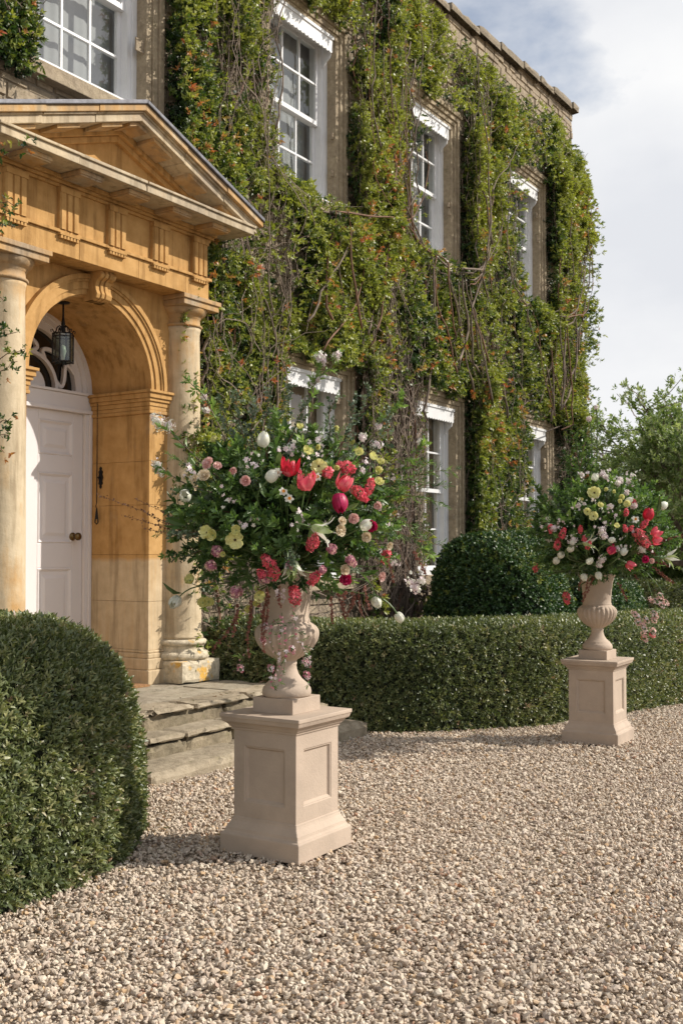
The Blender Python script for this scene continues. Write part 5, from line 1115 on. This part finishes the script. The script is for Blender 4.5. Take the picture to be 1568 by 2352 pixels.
def body(B, n_rad, yscale=1.0, core=1.0, dens=1.0):
    """radiating branches that carry the leaves"""
    P = []; NN = []; S = []; tw = MB(); Pn = []; Nn_ = []; Sn = []; Pe = []; Ne = []; Se = []
    for i in range(n_rad):
        a = B.r.uniform(0, 2*PI); e = math.asin(B.r.uniform(-.62, .98)); d = np.array([math.cos(a)*math.cos(e), math.sin(a)*math.cos(e), math.sin(e)])
        endp = B.c+d*B.ax*B.r.choice([.6, .75, .9, .95, 1.0, 1.05, 1.1, 1.18])*B.r.uniform(.92, 1.05); st = B.urn+np.array([0, 0, .0]); mid = st+(endp-st)*.5+np.array([0, 0, .12*B.ax[2]/.4+(.10 if endp[2] < B.urn[2] else 0)]); kind = B.r.random()
        tgt = (P, NN, S) if kind < .62 else ((Pn, Nn_, Sn) if kind < .84 else (Pe, Ne, Se))
        q, rd = B.sprigline([st, mid, endp], .004, .016/dens, *tgt, jit=.75, size=.8, start=.36); tw.tube(q[::3], rd[::3], 3)
    # leaves all through the outer shell
    m = int(900*core); d = B.n.normal(0, 1, (m, 3)); d /= np.linalg.norm(d, axis=1)[:, None]; rr_ = B.n.uniform(.35, .93, m); Q = B.c+d*B.ax*rr_[:, None]; k = Q[:, 2] > B.urn[2]-.28; Q = Q[k]; d = d[k]
    P += list(Q); NN += list(d+B.n.normal(0, .5, d.shape)+[0, 0, .3]); S += list(B.n.uniform(.7, 1.2, len(Q)))
    P = np.array(P); keep = np.linalg.norm((P-B.urn)[:, :2], axis=1) > .12 if False else np.ones(len(P), bool)
    keep &= ~((np.linalg.norm((P-B.urn)[:, :2], axis=1) < .20) & (P[:, 2] < B.urn[2]-.02) & (((P-B.urn)@Fh) < .10)); P = P[keep]; NN = np.array(NN)[keep]; S = np.array(S)[keep]
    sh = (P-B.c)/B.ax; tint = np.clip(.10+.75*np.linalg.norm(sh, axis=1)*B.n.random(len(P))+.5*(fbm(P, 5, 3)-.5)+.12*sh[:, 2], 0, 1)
    idx = B.n.integers(0, 6, len(P))
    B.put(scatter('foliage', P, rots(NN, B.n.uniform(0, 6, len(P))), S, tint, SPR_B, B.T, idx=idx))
    for (a_, b_, c_, pr) in ((Pn, Nn_, Sn, SPR_N), (Pe, Ne, Se, SPR_E)):
        a_ = np.array(a_); b_ = np.array(b_); c_ = np.array(c_); k = ~((np.linalg.norm((a_-B.urn)[:, :2], axis=1) < .20) & (a_[:, 2] < B.urn[2])); B.put(scatter('foliage', a_[k], rots(b_[k], B.n.uniform(0, 6, k.sum())), c_[k], np.clip(B.n.normal(.4, .25, k.sum()), 0, 1), pr, B.T))
    F_ = [B.hit(x_, y_, 1.03)[0] for x_, y_ in B.fill]; B.put(scatter('filler_florets', np.array(F_)+B.n.normal(0, .012, (len(F_), 3)), B.n.uniform(0, 6, (len(F_), 3)), B.n.uniform(.8, 1.4, len(F_)), B.n.random(len(F_)), TW+TJ[:1], B.T))
    m = 70; d = B.n.normal(0, 1, (m, 3)); d[:, 2] = np.abs(d[:, 2])*.6-.25; d /= np.linalg.norm(d, axis=1)[:, None]; Q = B.c+d*B.ax*B.n.uniform(.8, .98, (m, 1))
    B.put(scatter('broad_leaves', Q, rots(d+B.n.normal(0, .4, d.shape), B.n.uniform(0, 6, m)), B.n.uniform(.7, 1.1, m), B.n.uniform(.2, .8, m), SPR_L, B.T))
    B.put(tw.obj('twigs', M['bark_r'], B.T, kind='stuff'))
def branch(B, name, pix, Ys, protos, step=.02, size=1.0, rad=.004, mat='bark', jit=.6, tint=(.5, .2), start=.2, blossoms=None):
    pts = [px(x, y, Y) for (x, y), Y in zip(pix, Ys)]; P = []; NN = []; S = []; q, rd = B.sprigline(pts, rad, step, P, NN, S, jit, size, start)
    o = B.put(MB().tube(q, rd, 5).obj(name, M[mat], B.T, smooth=True)); P = np.array(P); f = scatter('leaves', P, rots(np.array(NN), B.n.uniform(0, 6, len(P))), np.array(S), np.clip(B.n.normal(tint[0], tint[1], len(P)), 0, 1), protos, o); return q
def tassels(B, name, pix, Ys, protos, step=.006, size=1.0, rad=.0015, jit=1.2, mat='bark_r'):
    pts = [px(x, y, Y) for (x, y), Y in zip(pix, Ys)]; P = []; NN = []; S = []; q, rd = B.sprigline(pts, rad, step, P, NN, S, jit, size, .05); P = np.array(P)+B.n.normal(0, .0035*size, (len(P), 3))
    o = B.put(MB().tube(q, rd, 4).obj(name, M[mat], B.T)); scatter('florets', P, rots(np.array(NN), B.n.uniform(0, 6, len(P))), np.array(S), B.n.random(len(P)), protos, o)

def bq1():
    S_ = 1/1.5306
    D = lambda x, y: ((450+x/1.3067)*S_, (1200+y/1.3067)*S_)
    u = (P1[0], P1[1], 0.69+0.70); Y = 5.55
    c = px(648, 1190, 5.52); B = Bouquet(c, u, (.60, .54, .45), 'large loose arrangement of red tulips, poppies and trailing stems in the nearest urn', Y, None, 5)
    B.fill = []
    for (cx_, cy_) in [(720, 500), (835, 520), (560, 540), (1070, 560), (940, 870), (460, 730), (1180, 800), (1250, 620), (790, 820), (1320, 1110), (880, 480), (300, 600), (1220, 1000), (700, 1180), (540, 830)]:
        for _ in range(9): x_, y_ = D(cx_+B.r.gauss(0, 24), cy_+B.r.gauss(0, 20)); B.fill.append((x_, y_))
    body(B, 190, core=.9)
    B.parrot(*D(745, 585), .082, 'red', n=(-.3, -.4, .75)); B.parrot(*D(815, 650), .084, 'pink', n=(-.25, -.35, 1)); B.parrot(*D(990, 655), .080, 'pink', n=(.3, -.4, .8)); B.tulip(*D(972, 738), .075, 'magenta', n=(-.1, -.3, -1))
    for (x, y, s_, n_) in ((622, 452, .065, (-.1, -.3, 1)), (660, 620, .055, (.3, -.6, .7)), (262, 712, .058, (-.7, -.5, .15)), (1140, 1197, .05, (0, -.3, -1)), (1245, 1268, .048, (.5, -.3, -.8)), (217, 1197, .06, (-.8, -.1, -.5)), (1090, 845, .05, (.2, -.8, .4))): B.tulip(*D(x, y), s_, 'white', n=n_)
    for (x, y, s_, cup) in ((365, 880, .062, .45), (392, 892, .05, .6), (492, 912, .07, .2), (497, 868, .045, .7), (875, 573, .062, .25), (785, 400, .04, .9), (1010, 450, .045, .8), (1030, 468, .035, .9), (1055, 515, .05, .7), (1115, 535, .062, .6), (820, 507, .05, .6), (1145, 600, .045, .9), (870, 485, .03, 1.0), (600, 1165, .058, .6), (540, 1225, .045, .8), (370, 1197, .052, .7), (345, 1202, .05, .6), (403, 455, .04, .8), (950, 400, .035, .9), (590, 1205, .035, .8), (285, 1100, .055, .6), (1150, 650, .045, .7), (960, 585, .03, .9), (440, 980, .03, .9), (1160, 560, .04, .8)): B.poppy(*D(x, y), s_, 'yellow', cup=cup)
    for (x, y, s_) in ((915, 600, .075), (1005, 580, .085), (1065, 700, .08), (1108, 670, .075), (850, 922, .08), (640, 1010, .07), (668, 1050, .08), (765, 1168, .09), (855, 1088, .07), (1185, 985, .07), (612, 1065, .055)): B.snap(*D(x, y), s_)
    for (x, y, s_) in ((408, 965, .062), (380, 1030, .06), (497, 1150, .07), (625, 1085, .07), (935, 955, .055), (1020, 1005, .055), (1035, 1022, .04), (892, 1050, .045), (745, 1030, .05)): B.stock(*D(x, y), s_)
    B.lily(*D(880, 865), .105, n=(.55, -.6, -.25)); B.lily(*D(770, 1040), .085, n=(.0, -.3, -1)); B.lily(*D(730, 1045), .06, n=(-.5, -.3, -1))
    for (x, y, s_, c_) in ((985, 825, .036, 'cream'), (975, 868, .05, 'cream'), (1037, 815, .045, 'blush'), (1095, 900, .042, 'cream'), (997, 1050, .044, 'cream'), (1165, 1080, .045, 'blush'), (365, 560, .055, 'blush'), (412, 570, .035, 'blush'), (540, 640, .042, 'blush'), (482, 595, .030, 'blush'), (1000, 1095, .055, 'magenta'), (1120, 850, .05, 'magenta'), (1145, 755, .035, 'blush'), (1200, 940, .035, 'cream'), (350, 615, .05, 'cream'), (305, 628, .035, 'cream')): B.rose(*D(x, y), s_, c_)
    for (x, y) in ((688, 602), (868, 622), (848, 620), (712, 690), (740, 722)): B.daff(*D(x, y), .042)
    # lilac, apple blossom
    for (x, y, s_, Y_) in ((140, 372, .07, 5.5), (185, 385, .06, 5.5), (120, 355, .04, 5.5), (135, 570, .055, 5.5), (150, 600, .035, 5.5)):
        B.cluster('lilac', 0, 0, s_, 'white', 95, .0066, 1.25, (-.5, -.3, .8), 'whitepink', rj=(.35, 1.25), pt=px(*D(x, y), Y_))
    for (x, y, s_, Y_) in ((880, 72, .05, 5.35), (895, 92, .03, 5.35), (958, 65, .035, 5.35), (870, 175, .02, 5.35), (1150, 390, .03, 5.5), (1075, 440, .035, 5.4), (1140, 478, .05, 5.35), (1345, 463, .028, 5.6), (360, 318, .018, 5.5), (750, 500, .05, 5.3), (350, 255, .02, 5.5), (840, 200, .02, 5.35), (790, 820, .03, 5.05), (1320, 1130, .045, 5.55), (1300, 1110, .03, 5.55), (1345, 1100, .03, 5.55)):
        B.cluster('blossom_sprig', 0, 0, s_, 'whitepink', 14, .014, 1.0, (0, -.6, .6), 'white', rj=(.6, 1.35), pt=px(*D(x, y), Y_))
    def br(name, pl, protos, Y0=5.4, **k):
        return branch(B, name, [D(*p) for p in pl], [Y0+.0*i for i in range(len(pl))], protos, **k)
    br('apple_branch', [(800, 560), (820, 430), (845, 300), (850, 200), (880, 130), (880, 80)], SPR_B[:4], 5.35, step=.030, size=.75, start=.35, tint=(.85, .12), rad=.005); br('apple_branch', [(850, 210), (890, 150), (940, 110), (958, 72)], SPR_B[:4], 5.35, step=.03, size=.75, tint=(.85, .12), rad=.003)
    br('apple_branch', [(470, 560), (440, 430), (390, 330), (350, 250), (290, 195), (275, 180)], SPR_B[:4], 5.45, step=.035, size=.75, start=.3, tint=(.7, .15), rad=.004)
    br('lilac_branch', [(430, 640), (340, 560), (260, 480), (210, 430), (160, 395)], SPR_L, 5.45, step=.05, size=.75, start=.2, tint=(.6, .2)); br('lilac_branch', [(400, 700), (250, 650), (180, 600), (140, 575)], SPR_L, 5.45, step=.05, size=.7, tint=(.5, .2))
    for pl in ([(1000, 600), (1120, 430), (1220, 310), (1255, 255)], [(1050, 640), (1230, 560), (1330, 500), (1365, 470)]): br('apple_branch', pl, SPR_B[:4], 5.5, step=.035, size=.7, start=.45, tint=(.75, .15))
    for pl in ([(1050, 680), (1250, 640), (1380, 600), (1500, 588)], [(1050, 700), (1200, 650), (1350, 660), (1460, 665)], [(1080, 740), (1250, 700), (1360, 720), (1440, 745)], [(1050, 660), (1200, 600), (1300, 570), (1380, 560)], [(1050, 850), (1200, 860), (1300, 900), (1440, 940)], [(1050, 780), (1180, 790), (1280, 830), (1330, 880)]): br('willow_twig', pl, SPR_N, 5.5, step=.018, size=.8, start=.25, tint=(.45, .2), rad=.0025, mat='bark_r')
    for pl in ([(1060, 900), (1200, 920), (1330, 945), (1400, 980)],): br('laurel_branch', pl, SPR_L, 5.5, step=.05, size=.75, start=.7, tint=(.8, .1))
    for pl in ([(560, 560), (520, 400), (500, 300), (490, 230)], [(640, 520), (680, 380), (720, 260), (735, 200)], [(640, 540), (620, 420), (640, 300), (650, 230)], [(900, 540), (930, 430), (920, 330), (960, 250)], [(930, 540), (1030, 400), (1090, 290), (1110, 220)], [(950, 560), (1000, 430), (1030, 320), (1040, 270)], [(580, 560), (470, 430), (440, 340), (420, 270)], [(1000, 600), (1150, 480), (1190, 380), (1200, 330)], [(700, 520), (760, 420), (790, 330), (830, 280)], [(600, 560), (560, 430), (580, 330), (560, 260)]): br('eucalyptus_branch', pl, SPR_E, 5.35, step=.020, size=1.0, start=.2, tint=(.45, .25), rad=.003, mat='bark_r')
    for pl in ([(300, 880), (170, 830), (70, 780), (-60, 735), (-140, 700)], [(300, 900), (150, 850), (50, 820), (-20, 800)], [(300, 870), (180, 790), (110, 760), (30, 720)], [(280, 910), (180, 880), (120, 870), (70, 860)], [(320, 900), (220, 860), (130, 820), (60, 770)]): tassels(B, 'brown_twig', [D(*p) for p in pl], [5.45]*len(pl), TB, .009, 1.2, .0016, 1.5)
    # hanging amaranth
    for (x0, y0, x1, y1) in ((1000, 1150, 985, 1230), (960, 1150, 1000, 1290), (1060, 1150, 1075, 1260), (930, 1170, 940, 1300), (1090, 1120, 1110, 1230), (1040, 1170, 1000, 1270), (640, 1130, 640, 1250), (600, 1130, 625, 1290), (690, 1130, 700, 1220), (1190, 1000, 1220, 1110), (1310, 960, 1370, 1080), (1030, 1150, 1030, 1215), (560, 1180, 555, 1340), (640, 1240, 620, 1400), (500, 1200, 480, 1350)):
        xm = (x0+x1)/2+B.r.uniform(-14, 14); tassels(B, 'hanging_tassel', [D(x0, y0), D(xm, (y0+y1)/2), D(x1, y1)], [5.15, 5.12, 5.10], TT, .0045, 1.0)
    zz = lambda x, y: ((700+x/2.139)*S_, (2000+y/2.139)*S_)
    for pl in ([(290, 330), (250, 420), (180, 520), (95, 610)], [(400, 290), (380, 400), (360, 520), (375, 660)], [(520, 150), (490, 300), (470, 450), (490, 640)]): tassels(B, 'hanging_tassel', [zz(*p) for p in pl], [5.12]*len(pl), TT, .0045, 1.0)
    # jasmine trails over the urn
    for pl in ([(700, 290), (720, 400), (740, 520), (790, 600)], [(620, 330), (610, 480), (600, 620), (590, 760), (560, 880)], [(640, 420), (650, 600), (640, 760), (600, 850)], [(760, 560), (800, 640), (820, 740), (820, 860)], [(560, 380), (540, 520), (560, 620)], [(360, 600), (330, 660), (300, 740)], [(830, 660), (845, 740), (830, 830)], [(540, 760), (530, 840), (560, 900)]):
        branch(B, 'jasmine_trail', [zz(*p) for p in pl], [5.16]*len(pl), SPR_N, step=.040, size=.7, rad=.0014, mat='stem', jit=1.2, tint=(.4, .2), start=.05); tassels(B, 'jasmine_flowers', [zz(p[0]+B.r.uniform(-12, 12), p[1]) for p in pl], [5.15]*len(pl), TJ, .020, 1.0, .0008, 1.5, 'stem')
    for (x, y) in ((800, 700), (810, 800), (310, 750), (500, 430), (480, 540), (700, 610), (540, 750)): B.cluster('jasmine_cluster', 0, 0, .024, 'jasmine', 12, .011, 1.5, (0, -.4, -.6), 'whitepink', pt=px(*zz(x, y), 5.13))
    B.put(B.stems.obj('flower_stems', M['stem'], B.T, kind='stuff'))
bq1()
def bq2():
    S_ = 1/1.5306; D = lambda x, y: ((1800+x/2.613)*S_, (1300+y/2.613)*S_); u = (P2[0], P2[1], P2[2]+.69+.70)
    c = px(1378, 1218, 9.05); B = Bouquet(c, u, (.66, .60, .47), 'large arrangement of white tulips and coral flowers in the farther urn', 9.05, None, 15); B.fs = .78
    B.fill = []
    for (cx_, cy_) in [(650, 980), (980, 1020), (830, 960), (1100, 990), (850, 1450), (1000, 1580), (560, 1560), (380, 1450), (620, 1240), (1110, 1240), (480, 1420), (1190, 1650), (740, 1200), (900, 1300)]:
        for _ in range(14): x_, y_ = D(cx_+B.r.gauss(0, 42), cy_+B.r.gauss(0, 36)); B.fill.append((x_, y_))
    body(B, 130, core=1.2)
    for (x, y, s_, cup) in ((755, 1130, .115, .35), (870, 1103, .045, .9), (935, 1125, .04, .9), (1000, 1175, .06, .8), (1055, 1237, .07, .6), (805, 1250, .06, .7), (690, 1300, .07, .5), (745, 1345, .085, .4), (645, 1195, .035, .9), (955, 1440, .06, .6), (985, 1215, .05, .8)): B.poppy(*D(x, y), s_, 'yellow', cup=cup)
    for (x, y, s_, n_) in ((1385, 1250, .085, (.6, -.3, .5)), (1070, 1202, .07, (.1, -.7, .5)), (760, 990, .07, (0, -.3, 1)), (535, 1640, .075, (-.5, -.5, .5)), (445, 1700, .07, (-.5, -.5, .4)), (405, 1755, .07, (-.2, -.6, .6)), (710, 1760, .065, (0, -.8, .4)), (1025, 1675, .07, (.2, -.6, .6)), (910, 1563, .06, (.2, -.6, .4)), (552, 1585, .055, (0, -.6, .6))): B.tulip(*D(x, y), s_, 'white', n=n_)
    Z = lambda x, y: ((1700+x/2.139)*S_, (1600+y/2.139)*S_)
    for (x, y) in ((752, 918), (862, 905)): B.tulip(*Z(x, y), .07, 'white', n=(0, -.3, -1))
    B.tulip(*D(1250, 1330), .11, 'red', n=(0, -.3, 1)); B.parrot(*D(1310, 1500), .10, 'pink', n=(.5, -.5, .6)); B.parrot(*D(1320, 1572), .09, 'pink', n=(.5, -.6, .3)); B.lily(*D(695, 1590), .11, n=(0, -1, .1)); B.parrot(*D(910, 1660), .095, 'magenta', n=(0, -.8, .5)); B.rose(*D(1222, 1742), .065, 'magenta'); B.rose(*D(1280, 1757), .05, 'blush'); B.parrot(*D(1078, 1792), .09, 'pink', n=(.3, -.6, -.4))
    for (x, y, s_) in ((415, 1600, .10), (352, 1460, .08), (465, 1502, .10), (627, 1465, .07), (1120, 1225, .07), (1045, 1308, .07), (1215, 1415, .09), (1040, 1460, .07), (1090, 1455, .06), (665, 1560, .07), (700, 1610, .08)): B.snap(*D(x, y), s_, 'coral')
    B.snap(*D(215, 1820), .085); B.snap(*Z(620, 1075), .12, n=(0, -.2, -1))
    for (x, y, s_) in ((1190, 1548, .10), (1150, 1500, .07), (1225, 1590, .07)): B.cluster('astilbe', *D(x, y), s_, 'coral', 60, .016, 1.4, None, 'tassel')
    B.daff(*D(1130, 1375), .06)
    for (x, y, s_) in ((990, 1015, .06), (970, 1040, .045), (825, 960, .055), (860, 985, .04), (1110, 985, .05), (1078, 1035, .05), (1050, 1130, .04), (640, 965, .04), (820, 1480, .08), (840, 1530, .07), (965, 1650, .05), (825, 1740, .06), (800, 1790, .05), (1120, 1245, .06), (740, 870, .03), (700, 450, .04), (770, 345, .035), (560, 1565, .06), (380, 1455, .05), (1190, 1650, .06), (605, 1245, .04), (905, 1255, .04)): B.cluster('blossom_sprig', *D(x, y), s_*.75, 'whitepink', 18, .015, 1.1, None, 'white', rj=(.5, 1.3))
    B.lily(*D(1430, 1730), .10, n=(.6, -.4, -.1)); B.lily(*D(1440, 1700), .08, n=(.8, -.4, .3))
    def br(name, pl, protos, **k): return branch(B, name, [D(*p) for p in pl], [9.0]*len(pl), protos, **k)
    br('apple_branch', [(600, 1150), (620, 900), (680, 600), (790, 290)], SPR_B[:4], step=.035, size=.9, start=.2, tint=(.7, .15), rad=.005, mat='bark_r'); br('apple_branch', [(650, 700), (720, 560), (770, 500)], SPR_B[:4], step=.05, size=.8, tint=(.7, .15))
    for pl in ([(500, 1300), (350, 1250), (260, 1150), (215, 1080)], [(450, 1350), (300, 1330), (200, 1330)], [(560, 1150), (520, 900), (500, 760)], [(600, 1100), (700, 850), (720, 740)], [(1000, 1200), (1200, 1210), (1280, 1200)], [(640, 1050), (600, 800), (590, 640)]): br('leafy_branch', pl, SPR_B, step=.022, size=.9, start=.2, tint=(.4, .2))
    for pl in ([(1150, 1600), (1300, 1680), (1430, 1810)], [(1100, 1650), (1250, 1720), (1370, 1790)], [(1300, 1600), (1420, 1560), (1560, 1520)], [(1150, 1500), (1250, 1560), (1300, 1620)]): tassels(B, 'red_tassel', [D(*p) for p in pl], [8.75]*3, TT, .006, 1.5)
    for pl in ([(1010, 960), (1050, 1040), (1075, 1090)], [(830, 900), (790, 1000), (745, 1100)], [(740, 900), (720, 970), (718, 1020)], [(780, 920), (770, 1000), (740, 1110)], [(1130, 900), (1160, 930), (1150, 940)], [(1300, 880), (1390, 940), (1430, 960)], [(1200, 800), (1330, 880), (1400, 940)]): tassels(B, 'red_tassel', [Z(*p) for p in pl], [8.72]*3, TT, .006, 1.2)
    for (x, y) in ((1130, 1190), (1150, 1215), (1280, 1190), (1290, 1210), (1160, 1260), (1190, 1270), (1205, 1300), (1270, 1320), (1265, 1350), (1205, 1350), (1210, 1385), (1280, 1240), (1220, 1240), (1330, 1060), (1370, 1110), (1260, 1090), (1300, 1100), (1340, 1130)): B.cluster('hanging_blossom', 0, 0, .034, 'blush', 9, .017, 1.6, (0, -.5, -.5), 'whitepink' if y < 1340 else 'pink', pt=px(*Z(x, y), 8.75))
    for pl in ([(1100, 900), (1150, 1150), (1210, 1390)], [(1200, 880), (1300, 1150), (1270, 1350)], [(1050, 880), (1120, 1100), (1180, 1270)], [(1220, 880), (1330, 1000), (1370, 1110)], [(760, 860), (660, 960), (620, 1060)]): branch(B, 'hanging_twig', [Z(*p) for p in pl], [8.8]*3, SPR_N, step=.05, size=.6, rad=.003, mat='stem', tint=(.5, .2))
    B.put(B.stems.obj('flower_stems', M['stem'], B.T, kind='stuff'))
bq2()
